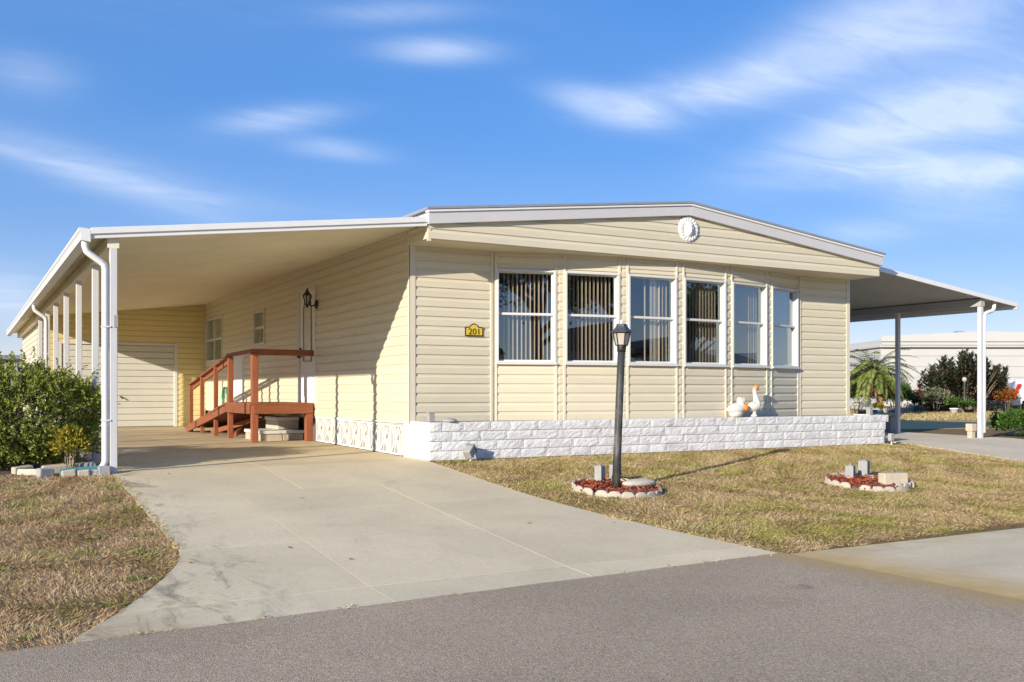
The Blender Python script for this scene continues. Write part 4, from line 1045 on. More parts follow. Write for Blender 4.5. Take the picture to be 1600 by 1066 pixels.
def grey_stub(x, y, h, r, label, tilt=0):
    mb = MB(); z = gz(y)-.02; mb.box((x-r, y-r*.8, z), (x+r, y+r*.8, z+h)).box((x-r*.45, y-r*.4, z+h-.001), (x+r*.45, y+r*.4, z+h+.012))
    o = mb.obj('concrete_stub', M_GREYBLOCK, None, .008, False, (x, y, z)); o.rotation_euler[2] = .5; tag(o, label, 'concrete block'); return o
grey_stub(1.40, -2.62, .22, .062, 'grey concrete stub just right of the lamp post foot')
grey_stub(1.20, -2.60, .21, .055, 'grey concrete stub half hidden behind the lamp post foot')
grey_stub(4.42, -3.34, .20, .062, 'shorter grey concrete stub at left of the lone edging ring')
grey_stub(4.80, -3.22, .23, .072, 'grey concrete stub standing at the rear of the lone ring')

# ------------------------------------------------------------------ things on the house and planter
plaque = thing('house_number', 'small gold plaque reading 201 on the front siding', 'number plaque', (.915, -.03, 1.67))
def plq(g, o0, o1):
    return [(.78-g, 1.612-g), (1.05+g, 1.612-g), (1.05+g, 1.738+g), (.985+g*.5, 1.742+g), (.955, 1.772+g), (.915, 1.788+g), (.875, 1.772+g), (.845-g*.5, 1.742+g), (.78-g, 1.738+g)]
MB().prism(plq(0, 0, 0), 'y', -.030, -.014).obj('plate_rim', mat('dark_bronze', (.05, .035, .01), .4, .2, 20), plaque, .002)
MB().prism(plq(-.016, 0, 0), 'y', -.034, -.0301).obj('plate_face', M_GOLD, plaque)
fc = bpy.data.curves.new('digits', 'FONT'); fc.body = '201'; fc.size = .115; fc.extrude = .003; fc.align_x = 'CENTER'; fc.align_y = 'CENTER'
fo = bpy.data.objects.new('digits_curve', fc); COL.objects.link(fo); dg = bpy.context.evaluated_depsgraph_get(); dg.update()
me = bpy.data.meshes.new_from_object(fo.evaluated_get(dg)); bpy.data.objects.remove(fo)
me.transform(Matrix.Translation((.915, -.036, 1.672)) @ Matrix.Rotation(PI/2, 4, 'X') @ Matrix.Scale(1.1, 4, (1, 0, 0)))
link('digits', me, mat('digit_bronze', (.10, .075, .008), .4, .1, 20), plaque)

def medallion():
    R = .19; na, nr = 96, 22; cx, cyy, czz = 4.12, -.618, 3.235; vs = []; fs = []
    for j in range(nr+1):
        r = j/nr
        for i in range(na):
            a = 2*PI*i/na; h = 0
            if r > .52: h = .018+.012*abs(math.cos(a*9+.8*math.sin(r*9)))*math.sin((r-.52)/.48*PI*.8+.5)
            if r > .95: h = .004
            x, z = r*math.cos(a), r*math.sin(a)
            e = 1-(x/.46)**2-(z/.60)**2
            if e > 0: h = max(h, .022+.045*math.sqrt(e))
            h += .022*math.exp(-((x/.09)**2+((z+.05)/.20)**2))                      # nose
            for s in (-1, 1): h -= .016*math.exp(-(((x-s*.17)/.08)**2+((z-.12)/.06)**2)); h += .010*math.exp(-(((x-s*.17)/.12)**2+((z-.24)/.04)**2))
            h += .014*math.exp(-((x/.20)**2+((z+.30)/.10)**2)) - .012*math.exp(-((x/.14)**2+((z+.33)/.025)**2))
            rr = R*(r if j < nr else 1+.035*math.cos(a*18))
            vs.append((cx+rr*math.cos(a), cyy-h, czz+rr*math.sin(a)))
    for j in range(nr):
        for i in range(na): fs.append((j*na+i, j*na+(i+1) % na, (j+1)*na+(i+1) % na, (j+1)*na+i))
    o = MB().add(vs, fs).obj('medallion', M_WHITEPLASTER, None, 0, True)
    tag(o, 'round white plaster face medallion with radiating mane under the gable peak', 'ornament')
medallion()

wl = thing('wall_lantern', 'black coach lantern mounted on the wall beside the side door', 'wall lamp', (-.03, 3.84, 2.3))
MB().lathe([(.02, -.07), (.055, -.05), (.065, 0), (.055, .05), (.02, .07)], (0, 0, 0), 14).obj('back_plate', M_BLACK, wl, 0, True)
bp_ = wl.children[0]; bp_.location = (.0, 0, .0); bp_.scale = (.4, 1, 1)
MB().tube([(-.03, 3.84, 2.3), (-.12, 3.84, 2.27), (-.16, 3.84, 2.33), (-.17, 3.84, 2.40)], .012, 8).obj('arm', M_BLACK, wl, 0, True)
c = (-.18, 3.84, 2.36)
mb = MB(); frus(mb, c, 0.027, -0.070, 0.066, 0.078, 6, 0); mb.obj('lantern_glass', M_FROST, wl)
mb = MB()
for k in range(6):
    a = 2*PI*k/6; mb.tube([(c[0]+.029*math.cos(a), c[1]+.029*math.sin(a), c[2]-.07), (c[0]+.069*math.cos(a), c[1]+.069*math.sin(a), c[2]+.078)], .010, 6)
frus(mb, c, 0.016, -0.117, 0.033, -0.066, 6, 0)
mb.obj('lantern_cage', M_BLACK, wl)
mb = MB(); frus(mb, c, 0.090, 0.078, 0.039, 0.133, 6, 0); frus(mb, c, 0.039, 0.133, 0.023, 0.168, 6, 0); mb.ell((c[0], c[1], c[2]+.185), (.018, .018, .022), 10, 6); mb.obj('lantern_cap', M_BLACK, wl)

PT = .482
g1 = thing('goose_ornament', 'squat white goose figure with orange breast sitting on the planter', 'goose figure', (5.16, -.52, PT))
def body(mb, pts, rads, n=18): return mb.tube(pts, rads, n)
mb = MB(); X, Y = 5.14, -.535
body(mb, [(X-.20, Y+.01, PT+.10), (X-.17, Y+.005, PT+.11), (X-.10, Y, PT+.115), (X-.02, Y, PT+.12), (X+.05, Y, PT+.13), (X+.08, Y, PT+.19), (X+.06, Y, PT+.25), (X+.05, Y, PT+.285), (X+.055, Y, PT+.30)], [.008, .035, .075, .095, .09, .062, .055, .04, .01])
mb.lathe([(.07, 0), (.09, .02), (.10, .06), (.085, .1)], (X-.02, Y, PT), 18, 1.25, .85)
mb.obj('goose_body', M_GOOSEWHITE, g1, 0, True)
MB().ell((X+.105, Y-.02, PT+.25), (.04, .045, .045), 14, 10).obj('face', M_PEACH, g1, 0, True)
MB().ell((X+.12, Y-.045, PT+.135), (.068, .05, .058), 16, 10).obj('orange_bow', M_ORANGE, g1, 0, True)
g2 = thing('goose_ornament', 'tall white goose figure with raised neck and orange head on the planter', 'goose figure', (5.50, -.53, PT))
X, Y = 5.48, -.53; mb = MB()
body(mb, [(X-.16, Y, PT+.16), (X-.11, Y, PT+.155), (X-.04, Y, PT+.15), (X+.03, Y, PT+.155), (X+.065, Y, PT+.20), (X+.05, Y, PT+.27), (X+.025, Y, PT+.34), (X+.015, Y, PT+.40), (X+.03, Y, PT+.44)], [.008, .045, .075, .085, .070, .045, .032, .028, .02])
mb.lathe([(.055, 0), (.045, .02), (.03, .05), (.035, .1)], (X+.01, Y, PT), 16)
mb.obj('goose_body', M_GOOSEWHITE, g2, 0, True)
mb = MB(); mb.ell((X+.03, Y, PT+.43), (.042, .036, .036), 14, 10); mb.obj('head', M_PEACH, g2, 0, True)
mb = MB(); mb.ell((X+.05, Y-.005, PT+.458), (.048, .04, .028), 14, 8); mb.obj('bonnet', M_ORANGE, g2, 0, True)
MB().tube([(X+.06, Y, PT+.425), (X+.10, Y-.01, PT+.415), (X+.115, Y-.012, PT+.41)], [.016, .012, .004], 10).obj('bill', M_ORANGE, g2, 0, True)

def small_box_light(x, y, z, label, name='solar_light'):
    t = thing(name, label, 'garden light', (x, y, z))
    MB().box((x-.04, y-.04, z+.0), (x+.04, y+.04, z+.11)).obj('housing', M_GREYBLOCK, t, .01)
    MB().box((x-.045, y-.045, z+.11), (x+.045, y+.045, z+.125)).obj('cap', M_GREYBLOCK, t, .004)
small_box_light(.04, -.53, PT, 'small grey box light on the left corner of the planter')
small_box_light(8.05, -.53, PT, 'small grey box light on the right end of the planter by the corner trim')
t = thing('spotlight', 'pale grey floodlight on a spike at the left foot of the planter', 'floodlight', (.52, -.75, -.02))
MB().tube([(.50, -.74, -.03), (.50, -.74, .06)], .012, 8).obj('spike', M_WHITEMETAL, t)
mb = MB(); mb.beam((.43, -.78, .06), (.52, -.72, .14), .11, .12); mb.obj('housing', M_GREYBLOCK, t, .012)
MB().beam((.522, -.7187, .142), (.535, -.710, .153), .125, .135).obj('lens_rim', mat('lens_rim_grey', (.20, .21, .23), .4, .1, 12), t, .006)
t = thing('spotlight', 'grey floodlight standing at the right end of the planter', 'floodlight', (8.42, -.70, -.01))
MB().tube([(8.36, -.72, -.03), (8.36, -.72, .06)], .012, 8).obj('spike', M_WHITEMETAL, t)
MB().box((8.31, -.75, .04), (8.40, -.68, .17)).obj('housing', M_GREYBLOCK, t, .015)
pot = MB().lathe([(.02, 0), (.10, .0), (.10, .012), (.07, .035), (.03, .045)], (.30, -.545, PT), 20); tag(pot.obj('dish', M_GREYBLOCK, None, 0, True), 'upturned grey dish on the planter near its left corner', 'dish')
hose = thing('garden_hose', 'coil of green hose hanging on the side wall behind the ramp rail', 'hose', (-.06, 10.1, .6))
mb = MB()
pts = [(-.06-.02*math.sin(k*.9), 10.1+.24*math.cos(k*.35), .72+.24*math.sin(k*.35)) for k in range(60)]; mb.tube(pts, .016, 8); mb.obj('coil', M_GREENHOSE, hose, 0, True)
MB().tube([(-.02, 10.1, .95), (-.09, 10.1, .93)], .02, 8).obj('hanger', M_BLACK, hose)

# ------------------------------------------------------------------ planting on the left
def clump_points(n, cx, cy, cz_, rx, ry, rz_, k, spread, flat=0.0, shell=.55):
    """leaf positions round k clump centres spread through an uneven ellipsoid"""
    d = runit(k); d[:, 2] = np.abs(d[:, 2])*1.0 - (RNG.uniform(0, 1, k) < .35)*.6*np.abs(d[:, 2])
    r = RNG.uniform(shell, 1.0, k) ** .6
    C = np.stack([cx+d[:, 0]*rx*r, cy+d[:, 1]*ry*r, cz_+d[:, 2]*rz_*r], 1)
    i = RNG.integers(0, k, n); s = spread*RNG.uniform(.6, 1.4, k)
    P = C[i] + RNG.normal(0, 1, (n, 3))*s[i][:, None]*np.array([1, 1, .8])
    O = P - np.array([cx, cy, cz_]); return P, O / (np.linalg.norm(O, axis=1, keepdims=True)+1e-9)
def shrub(name, label, cat, base, r, n, m, k, spread, ll, lw, stems=8, zc=None, group=None, stem_m=None):
    t = thing(name, label, cat, base, group); cz_ = base[2] + (zc if zc is not None else r[2]*.85)
    P, O = clump_points(n, base[0], base[1], cz_, r[0], r[1], r[2], k, spread)
    keep = P[:, 2] > base[2]+.03; P = P[keep]; O = O[keep]; q = len(P)
    D = O + runit(q)*.8 + np.array([0, 0, .45])
    me = leaf_mesh('foliage', P, D, O + runit(q)*.7, RNG.uniform(ll*.6, ll*1.3, q), RNG.uniform(lw*.7, lw*1.3, q), .12)
    o = link('foliage', me, m, t); o['kind'] = 'stuff'
    mb = MB()
    for j in range(stems):
        a = 2*PI*j/stems + random.uniform(-.3, .3); d = Vector((math.cos(a)*r[0]*.7*random.uniform(.3, 1), math.sin(a)*r[1]*.7*random.uniform(.3, 1), 0))
        p0 = Vector(base) + d*.25; p1 = Vector((base[0], base[1], cz_)) + d
        mb.tube([p0, p0.lerp(p1, .5)+Vector((random.uniform(-.04, .04), random.uniform(-.04, .04), 0)), p1 + Vector((0, 0, r[2]*.35))], [.02*r[2]/.6, .014*r[2]/.6, .004], 6)
    mb.obj('stem', stem_m or M_BARK, t); return t
def big_bush():
    base = (-4.55, .62, -.02)
    t = thing('bush', 'large dense green hedge bush beside the front carport post', 'bush', base)
    cx, cy, cz_ = base[0]-.05, base[1]+.05, .60
    def shoots(k, c, r, leaves, lo, hi):
        d = runit(k); rr = RNG.uniform(.35, 1.0, k)**.45
        lump = 1 + .09*np.sin(d[:, 0]*5+1)*np.cos(d[:, 1]*6) + .08*np.sin(d[:, 2]*9+d[:, 0]*7)
        B = np.array(c) + np.sign(d)*np.abs(d)**.8*np.array(r)*(rr*lump)[:, None]
        dr = d*.75 + np.array([0, 0, .55]) + RNG.normal(0, .42, (k, 3)); dr /= np.linalg.norm(dr, axis=1, keepdims=True)
        ln = RNG.uniform(lo, hi, k); t_ = RNG.uniform(0, 1, (k, leaves))
        Q = (B[:, None, :] + dr[:, None, :]*(t_*ln[:, None])[:, :, None]).reshape(-1, 3)
        return Q, np.repeat(dr, leaves, 0)
    P, O = shoots(3400, (cx, cy, .57), (.90, .95, .54), 24, .08, .18)
    P2, O2 = shoots(1200, (cx-.75, cy+.9, .52), (.88, 1.05, .48), 24, .10, .22)
    PS, OS = shoots(160, (cx, cy, .72), (.86, .9, .42), 26, .2, .34)
    P = np.concatenate([P, P2]); O = np.concatenate([O, O2])
    P = np.concatenate([P, PS]); O = np.concatenate([O, OS]); keep = (P[:, 2] > .04) & ~((P[:, 0] > -3.87) & (P[:, 1] < -.25)) & (P[:, 0] < -3.42+.0*P[:, 1]); P = P[keep]; O = O[keep]
    q = len(P); D = O*.75+runit(q)*.85+np.array([0, 0, .15])
    me = leaf_mesh('foliage', P, D, O+runit(q)*.8, RNG.uniform(.024, .050, q), RNG.uniform(.010, .020, q), .15)
    o = link('foliage', me, M_BUSH, t); o['kind'] = 'stuff'
    mb = MB()
    for j in range(12):
        a = 2*PI*j/12; e = Vector((cx+.6*math.cos(a), cy+.6*math.sin(a), .85)); p0 = Vector((cx+.12*math.cos(a), cy+.12*math.sin(a), -.02))
        mb.tube([p0, p0.lerp(e, .5)+Vector((0, 0, .08)), e], [.03, .02, .006], 6)
    mb.obj('stem', M_BARK, t)
big_bush()
shrub('shrub', 'small yellowish leaf shrub in front of the big hedge bush', 'shrub', (-4.10, -.36, -.01), (.15, .15, .24), 1500, M_YSHRUB, 40, .03, .04, .022, 9, .26, stem_m=mat('pale_twig', (.32, .26, .19), .9, .2, 12))
t = thing('bed_edging', 'broken pale stone and green edging pieces around the hedge bed', 'bed edging', (-4.2, -.6, 0))
def eb(x, y, l, w, h, rot, m, name='edging_stone', z=-.03):
    mb = MB().box((-l/2, -w/2, 0), (l/2, w/2, h)); o = mb.obj(name, m, t, .014); o.location = Vector((x, y, z)) - t.location; o.rotation_euler = (random.uniform(-.12, .12), random.uniform(-.12, .12), rot)
eb(-4.50, -.42, .32, .05, .085, -.9, M_CONCEDGE); eb(-4.37, -.63, .15, .10, .10, .35, M_GREYBLOCK); eb(-4.14, -.66, .14, .05, .08, .05, M_CONCEDGE); eb(-4.0, -.66, .12, .05, .075, -.1, M_CONCEDGE); eb(-3.90, -.65, .09, .05, .07, .08, M_CONCEDGE)
eb(-4.02, -.61, .42, .02, .10, .06, M_TEAL, 'edging_strip'); eb(-4.25, -.25, .24, .12, .11, .1, M_CONCEDGE); eb(-3.98, -.25, .3, .1, .12, -.1, M_GREYBLOCK); eb(-4.55, -.15, .2, .1, .1, .4, M_CONCEDGE)
tag(MB().box((-3.86, -.68, -.03), (-3.74, -.58, .075)).obj('splash_block', M_GREYBLOCK, None, .012), 'small grey splash block below the front downspout', 'splash block')
so = MB().prism([(-5.8, -.5), (-3.86, -.6), (-3.86, 3), (-5.8, 3)], 'z', -.03, -.008).obj('planting_bed', M_SOIL); structure(so)

# ------------------------------------------------------------------ far right: palm, rubber tree, house across the side street
CAMP = Vector((-5.1, -11.76, .86)); RT = Vector((.8715, -.4904, 0))
def spot(px, d, z=0.0):
    p = CAMP + FWD*d + RT*((px-800)/1523*d); return Vector((p.x, p.y, z))
def palm(base, top, nf, ndead, label):
    t = thing('palm_tree', label, 'palm tree', base)
    b = Vector(base); tp_ = Vector(top); pts = []; rad = []
    for i in range(9):
        u = i/8; pts.append(b.lerp(tp_, u)+Vector((-.12*math.sin(u*PI), 0, 0))); rad.append(.10-.02*u+(.012 if i % 2 else 0))
    MB().tube(pts, rad, 12).obj('trunk', M_PALMTRUNK, t)
    for kind, cnt_, m in (('crown', nf, M_PALM), ('dead_fronds', ndead, M_PALMDEAD)):
        PP = []; DD = []; NN = []; LL = []; rach = MB()
        for j in range(cnt_):
            a = 2*PI*j*.381966; 
            el = (-.15+1.35*((j+.5)/cnt_)) if kind == 'crown' else random.uniform(-1.25, -.25)
            Lf = random.uniform(1.45, 2.0) if kind == 'crown' else random.uniform(.6, 1.35)
            d = Vector((math.cos(a)*math.cos(el), math.sin(a)*math.cos(el), math.sin(el))); p = tp_.copy(); pr_ = [p.copy()]; seg = 16; side0 = Vector((-math.sin(a), math.cos(a), 0))
            for s in range(seg):
                p = p + d*(Lf/seg); d = (d + Vector((0, 0, -.105 if kind == 'crown' else -.06))).normalized(); pr_.append(p.copy())
                up = side0.cross(d).normalized()
                if s > 1:
                    ll = .30*math.sin(PI*min(1, (s+1)/(seg+1))*.9+.25)
                    for q in range(2):
                        pp = p - d*(Lf/seg)*q*.5
                        for sg in (-1, 1):
                            dd = side0*sg*.85 + d*.75 + up*(.18 - (.5 if kind != 'crown' else .0)) + Vector((random.uniform(-.1, .1), random.uniform(-.1, .1), random.uniform(-.25, 0)))
                            PP.append(pp); DD.append(dd); NN.append(up + side0*.3*sg); LL.append(ll*random.uniform(.8, 1.1))
            rach.tube(pr_, [.016*(1-.8*k/seg) for k in range(seg+1)], 5)
        me = leaf_mesh(kind, np.array([list(p) for p in PP]), np.array([list(p) for p in DD]), np.array([list(p) for p in NN]), np.array(LL), np.full(len(LL), .045))
        o = link(kind, me, m, t); rr = rach.obj('frond_stalk', m, o)
palm(spot(1384, 36), tuple(spot(1364, 36, 1.50)), 62, 8, 'small leaning palm with brown hanging fronds seen past the right house corner')
def rubber():
    base = spot(1508, 41.5); t = thing('rubber_tree', 'broad dark-leaved rubber plant in front of the white house', 'tree', base)
    PP = []; DD = []; NN = []; mb = MB(); r = random.Random(3)
    tips = []
    for j in range(120):
        u = r.uniform(-1, 1); ht = 2.55*(1-.30*abs(u)**1.6)*r.uniform(.55, 1.0); X = u*1.65 + r.uniform(-.1, .1); dd = r.uniform(-.7, .7)
        p = base + RT*X + FWD*dd + Vector((0, 0, ht)); tips.append(p)
        s = base + RT*(X*.35) + FWD*(dd*.3) + Vector((0, 0, .05)); mb.tube([s, s.lerp(p, .55)+Vector((0, 0, .15)), p], [.03, .02, .008], 5)
        for q in range(46):
            a = q*2.4; v = q/46; pp = p - Vector((0, 0, v*1.0)) + (s-p)*v*.10
            el = .9-1.2*v; d = Vector((math.cos(a)*math.cos(el), math.sin(a)*math.cos(el), math.sin(el)))
            PP.append(list(pp)); DD.append(list(d)); NN.append(list(Vector((0, 0, 1))+d*-.5+Vector((r.uniform(-.3, .3), r.uniform(-.3, .3), 0))))
    n = len(PP); me = leaf_mesh('crown', np.array(PP), np.array(DD), np.array(NN), RNG.uniform(.22, .34, n), RNG.uniform(.10, .15, n), .1)
    link('crown', me, M_RUBBER, t); mb.obj('trunk', M_BARK, t)
rubber()
shrub('shrub', 'dark green shrub between the palm and the right house corner', 'shrub', tuple(spot(1338, 38.5)), (.65, .65, .75), 5000, M_FARGREEN, 70, .10, .12, .06, 6, .75)
shrub('shrub', 'dense dark shrub behind the leaning palm trunk', 'shrub', tuple(spot(1398, 39.8)), (.75, .6, .62), 5000, M_FARGREEN, 70, .10, .12, .05, 6, .6)
shrub('shrub', 'dark red leaved shrub left of the rubber plant', 'shrub', tuple(spot(1437, 41)), (.40, .35, .34), 1600, mat('dark_red_leaf', (.10, .02, .02), .5, .2, 5, island=.5), 40, .07, .14, .06, 6, .45)
shrub('shrub', 'pale speckled shrub low in front of the rubber plant', 'shrub', tuple(spot(1462, 40.2)), (.60, .4, .40), 2600, ramp_leaf('pale_shrub_leaf', [(.05, .07, .03), (.16, .17, .09), (.35, .32, .22)], .5), 60, .08, .13, .06, 6, .55)
shrub('croton', 'red and orange croton shrub at the far right edge', 'shrub', tuple(spot(1573, 41.0)), (.32, .3, .30), 1500, M_CROTON, 50, .08, .17, .055, 6, .62)
shrub('hedge', 'low bright green hedge beside the right carport pad', 'hedge', (13.05, -.15, -.02), (.75, .75, .28), 13000, M_FARGREEN, 170, .06, .06, .03, 10, .22)

fh = thing('mobile_home', 'long white home across the side street behind the rubber plant', 'house', spot(1450, 46))
def fbox(mb, px0, px1, d0, d1, z0, z1, dd=46):
    """box square to the side street: px0..px1 measured at distance dd"""
    a = (px0-800)/1523*dd; b = (px1-800)/1523*dd
    vs = []
    for z in (z0, z1):
        for X, d in ((a, d0), (b, d0), (b, d1), (a, d1)):
            p = CAMP+FWD*d+RT*X; vs.append((p.x, p.y, z))
    return mb.add(vs, [(0,3,2,1),(4,5,6,7),(0,1,5,4),(1,2,6,5),(2,3,7,6),(3,0,4,7)])
mb = MB(); fbox(mb, 1376, 1760, 46, 54, 0, 2.94); fw2 = mb.obj('wall', M_FARWHITE, fh)
for k in range(6):
    mb = MB(); fbox(mb, 1376, 1760, 45.97-.006*(k % 2), 45.995, .06+k*.5, .06+k*.5+.485); mb.obj('wall_panel', M_FARWHITE, fw2)
mb = MB(); fbox(mb, 1372, 1764, 45.75, 54.2, 2.96, 3.06); mb.obj('eave', mat('far_eave_shadow', (.50, .48, .45), .7, .05, 2), fh)
def gable_roof(parent, px0, pxa, px1, d0, d1, z0, za, m, dd=46, name='roof', th=.0):
    pts = []
    for d in (d0, d1):
        for px, z in ((px0, z0), (px1, z0), (px1, z0+.25), (pxa, za), (px0, z0+.25)):
            p = CAMP+FWD*d+RT*((px-800)/1523*dd); pts.append((p.x, p.y, z))
    return MB().add(pts, [(4, 3, 2, 1, 0), (5, 6, 7, 8, 9), (0, 1, 6, 5), (1, 2, 7, 6), (2, 3, 8, 7), (3, 4, 9, 8), (4, 0, 5, 9)]).obj(name, m, parent)
rfh = gable_roof(fh, 1374, 1532, 1764, 45.7, 54.2, 3.062, 3.72, M_FARWHITE)
gable_roof(rfh, 1372, 1532, 1768, 45.62, 45.69, 3.22, 3.70, M_FARWHITE, name='barge_board')
mb = MB(); fbox(mb, 1526, 1538, 48, 48.4, 3.6, 3.86); mb.obj('vent', M_ROOFGREY, rfh)
gw = thing('garden_wall', 'low cream stone wall along the far verge', 'garden wall', spot(1470, 42.6))
M_GWALL = mat('far_stone', (.62, .55, .45), .9, .15, 6, objr=.14, bump=.4, bscale=20)
for c in range(2):
    px = 1388-8*c
    while px < 1640:
        L_ = random.uniform(13, 19); mb = MB(); fbox(mb, px, px+L_-.6, 42.5+random.uniform(0, .04), 42.8, -.02+c*.19, .165+c*.19, 42.6); mb.obj('stone_block', M_GWALL, gw, .012); px += L_
def flowerpot(px, d, r, h, m, label, leafm, lr, ll, flowers=None):
    p = spot(px, d, -.02); t = thing('plant_pot', label, 'potted plant', p)
    MB().lathe([(r*.72, 0), (r, h*.85), (r*1.08, h*.86), (r*1.08, h), (r*.9, h), (r*.85, h*.9)], p, 16).obj('pot', m, t, 0, True)
    n = 500; P, O = clump_points(n, p.x, p.y, h+lr*.6, lr, lr, lr*.8, 20, lr*.2); D = O+runit(n)*.5+np.array([0, 0, .4])
    o = link('foliage', leaf_mesh('foliage', P, D, O+runit(n)*.6, RNG.uniform(ll*.6, ll, n), RNG.uniform(ll*.3, ll*.45, n)), leafm, t); o['kind'] = 'stuff'
M_WHITEFLOWER = ramp_leaf('white_flower', [(.8, .78, .72), (.6, .58, .5), (.12, .2, .06)], .6)
flowerpot(1348, 35.3, .17, .22, M_BLACK, 'black pot of white blooms at the foot of the far shrub', M_WHITEFLOWER, .24, .12)
flowerpot(1371, 35.8, .16, .22, M_TEAL, 'teal pot next to the leaning palm trunk', M_YSHRUB, .12, .12)
flowerpot(1491, 38.5, .17, .24, M_WHITEPLASTER, 'white pot of green leaves before the low stone wall', M_FARGREEN, .26, .13)
flowerpot(1515, 38.6, .18, .20, M_BLACK, 'black pot with speckled leaves before the low stone wall', M_FARGREEN, .22, .12)
flowerpot(1432, 41.0, .13, .30, mat('blue_pot', (.16, .30, .36), .4, .1, 9), 'pale blue pot beside the dark red shrub', M_FARGREEN, .14, .1)
yl = thing('yard_light', 'slim grey yard light in front of the rubber plant', 'yard light', spot(1507, 39.3, -.02))
p = spot(1507, 39.3, -.02)
MB().tube([p, p+Vector((0, 0, 1.30))], .035, 8).obj('pole', M_LAMPPOST, yl); MB().ell(p+Vector((0, 0, 1.38)), (.09, .09, .10), 12, 8).obj('globe', M_FROST, yl, 0, True)
st = spot(1459, 41.6, -.02); su = thing('garden_figure', 'pair of small dark garden figures before the low stone wall', 'garden figure', st)
for s in (-.13, .16): MB().tube([st+RT*s, st+RT*s+Vector((0, 0, .16)), st+RT*(s+.03)+Vector((0, 0, .30)), st+RT*(s+.06)+Vector((0, 0, .34))], [.05, .075, .035, .015], 8).obj('figure', M_BLACK, su, 0, True)

# white car at the right edge of the picture, mostly out of frame
def far_car():
    o0 = spot(1581, 41.8, -.02); t = thing('parked_car', 'white car with red tail light cut off by the right edge', 'car', o0)
    q = lambda X, d, z: o0 + RT*X + FWD*d + Vector((0, 0, z))
    side = [(0, .42), (.02, .80), (.10, .98), (.42, 1.0), (.62, 1.42), (.95, 1.52), (2.2, 1.50), (2.95, 1.05), (3.9, .92), (4.15, .75), (4.15, .35), (3.75, .30), (3.70, .48), (3.5, .62), (3.25, .62), (3.05, .48), (3.0, .28), (1.15, .28), (1.10, .48), (.92, .62), (.66, .62), (.48, .48), (.42, .30), (.05, .30)]
    n = len(side); vs = [q(x, 0, z) for x, z in side] + [q(x, 1.7, z) for x, z in side]
    MB().add(vs, [tuple(range(n))[::-1], tuple(range(n, 2*n))] + [(i, (i+1) % n, n+(i+1) % n, n+i) for i in range(n)]).obj('body', mat('white_car_paint', (.75, .75, .74), .25, .02, 2), t, .02)
    for X in (.79, 3.38):
        mb = MB(); mb.tube([q(X, .02, .30), q(X, .22, .30)], .30, 20); w = mb.obj('wheel', mat('tyre_rubber', (.02, .02, .02), .85, .1, 9), t)
        MB().tube([q(X, .005, .30), q(X, .03, .30)], .17, 16).obj('rim', M_WHITEMETAL, w)
    mb = MB(); vs = [q(x, -.006, z) for x, z in ((.66, 1.05), (.78, 1.40), (.98, 1.46), (2.1, 1.44), (2.7, 1.07))]; mb.add(vs, [(0, 1, 2, 3, 4)]); mb.obj('side_glass', mat('dark_car_glass', (.02, .025, .03), .1, .05, 4), t)
    mb = MB(); vs = [q(x, dd, z) for x, z in ((.0, .66), (.18, .66), (.42, 1.22), (.28, 1.22)) for dd in (-.014, .06)]
    mb.add(vs, [(0, 2, 4, 6), (1, 7, 5, 3), (0, 1, 3, 2), (2, 3, 5, 4), (4, 5, 7, 6), (6, 7, 1, 0)]); mb.obj('tail_light', mat('red_lens', (.45, .03, .02), .3, .05, 5), t)
far_car()
bn = thing('bench', 'grey concrete bench half hidden by the rear post of the right carport', 'bench', (11.2, 1.9, 0))
def bx(name, a, b, m=M_GREYBLOCK): return MB().box(a, b).obj(name, m, bn, .012)
bx('seat', (10.78, 1.72, .37), (11.66, 2.12, .43)); bx('leg', (10.90, 1.78, -.02), (11.06, 2.06, .368)); bx('leg', (11.38, 1.78, -.02), (11.54, 2.06, .368))
yb = thing('post_stub', 'short cream block post beside the front post of the right carport', 'block post', (11.25, -.1, 0))
MB().box((11.18, -.20, -.02), (11.28, -.10, .13)).obj('lower_block', M_STONE, yb, .008); MB().box((11.16, -.22, .132), (11.30, -.08, .27)).obj('upper_block', M_STONE, yb, .01)

# white home far behind on the left
lh = thing('mobile_home', 'white flat-roofed home far behind at the left edge', 'house', (-4, 56, 0))
MB().box((-16, 55, 0), (1.5, 62, 2.85)).obj('wall', M_FARWHITE, lh); MB().box((-16.3, 54.7, 2.852), (1.8, 62.3, 3.10)).obj('roof', M_ROOFGREY, lh)

# ------------------------------------------------------------------ across the street behind the camera (seen in the window glass)
def neighbour(x0, x1, y0, wall_m, roof_m, label):
    t = thing('mobile_home', label, 'house', ((x0+x1)/2, y0, -.45)); z = -.46; d = 8
    MB().box((x0, y0-d, z), (x1, y0, z+2.7)).obj('wall', wall_m, t)
    xm = (x0+x1)/2
    MB().prism([(x0-.4, z+2.702), (x1+.4, z+2.702), (x1+.4, z+2.9), (xm, z+3.7), (x0-.4, z+2.9)], 'y', y0-d-.4, y0+.4).obj('roof', roof_m, t)
    for k in range(3):
        a = x0+1.0+k*(x1-x0-2.2)/2.6
        w = MB().box((a, y0+.001, z+1.0), (a+1.2, y0+.05, z+2.1)).obj('window', M_WFRAME, t); MB().box((a+.08, y0+.051, z+1.08), (a+1.12, y0+.055, z+2.02)).obj('pane', mat('dark_pane', (.03, .04, .05), .1, .05, 3), w)
    MB().box((x1-1.2, y0+.001, z+.3), (x1-.3, y0+.05, z+2.3)).obj('door', M_WHITEPLASTER, t)
neighbour(5, 13.5, -20.5, M_TAN, M_BROWNROOF, 'tan home with brown roof reflected in the second window')
neighbour(16, 25, -19.5, M_FARWHITE, M_BROWNROOF, 'white home with brown roof reflected in the middle windows')
neighbour(28, 38, -19, M_TAN, M_ROOFGREY, 'tan home with grey roof reflected in the right windows')
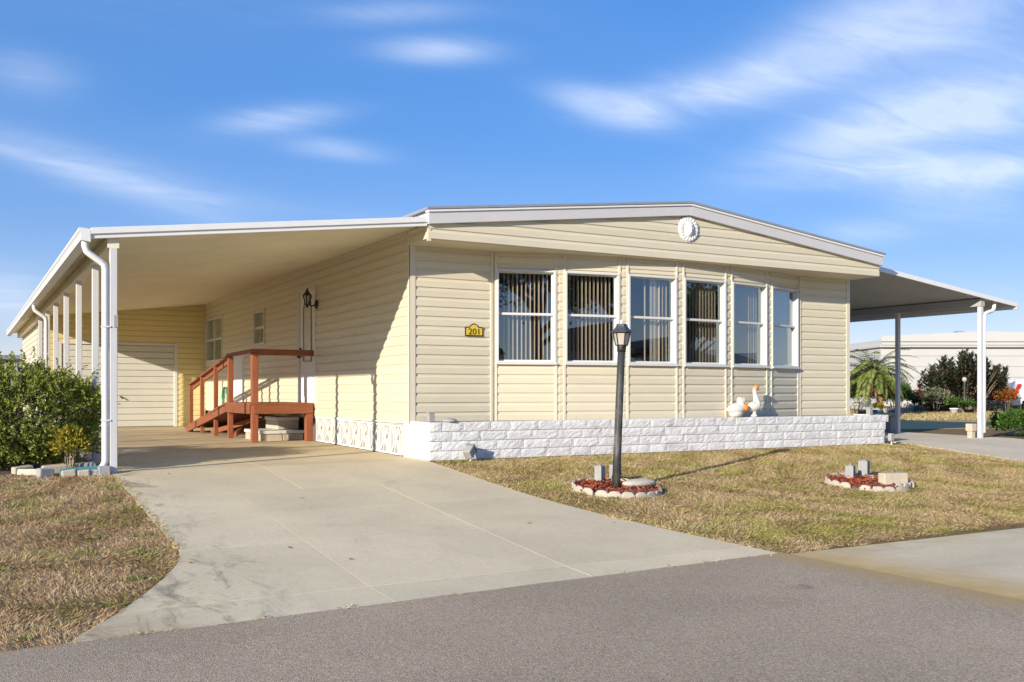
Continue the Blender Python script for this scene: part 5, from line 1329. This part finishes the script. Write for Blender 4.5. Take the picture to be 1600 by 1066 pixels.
neighbour(41, 54, -18, M_FARWHITE, M_ROOFGREY, 'white home with grey roof reflected in the last window')
def oak(x, y, h, cr, label, n=16000):
    z = -.46; t = thing('oak_tree', label, 'tree', (x, y, z)); mb = MB()
    mb.tube([(x, y, z), (x+.1, y, z+h*.25), (x-.05, y+.1, z+h*.5), (x, y, z+h*.7)], [.32, .24, .18, .08], 10)
    for k in range(9):
        a = 2*PI*k/9; zz = z+h*(.3+.04*k); mb.tube([(x, y, zz), (x+cr*.4*math.cos(a), y+cr*.4*math.sin(a), zz+h*.13), (x+cr*.8*math.cos(a), y+cr*.8*math.sin(a), zz+h*.2)], [.12, .07, .02], 6)
    mb.obj('trunk', M_BARK, t)
    P, O = clump_points(n, x, y, z+h*.58, cr, cr, h*.40, 90, cr*.13, shell=.35); D = O+runit(len(P))
    o = link('crown', leaf_mesh('crown', P, D, runit(len(P)), RNG.uniform(.14, .3, len(P)), RNG.uniform(.08, .15, len(P))), M_OAK, t); o['kind'] = 'stuff'
oak(1.4, -24, 10, 4.6, 'tall leafy oak across the street reflected in the left windows')
oak(26.5, -22, 7, 1.5, 'slim dark tree reflected between the houses in the right windows', 6000)
oak(12, -27, 9, 3.4, 'broad dark tree behind the tan home across the street', 9000)

# ------------------------------------------------------------------ dead leaves blown about
def dead_leaves():
    n = 150; X = RNG.uniform(-5.5, 8, n); Y = RNG.uniform(-6.0, -.8, n)
    on = in_poly(X, Y, drive_outline); keep = ~on | (RNG.uniform(0, 1, n) < .22); X = X[keep]; Y = Y[keep]; n = len(X)
    a = RNG.uniform(0, 2*PI, n); P = np.stack([X, Y, gzv(Y)+np.where(in_poly(X, Y, drive_outline), .004, .014)], 1)
    D = np.stack([np.cos(a), np.sin(a), RNG.uniform(-.02, .12, n)], 1); Nn = np.tile([[0, 0, 1.]], (n, 1))+RNG.normal(0, .2, (n, 3))
    o = link('dead_leaves', leaf_mesh('dead_leaves', P, D, Nn, RNG.uniform(.03, .075, n), RNG.uniform(.015, .035, n), .15), ramp_leaf('dead_leaf', [(.20, .09, .04), (.36, .17, .07), (.28, .15, .08)], .8)); o['kind'] = 'stuff'
    o['label'] = 'brown dead leaves scattered on the lawn and driveway'; o['category'] = 'leaves'
dead_leaves()
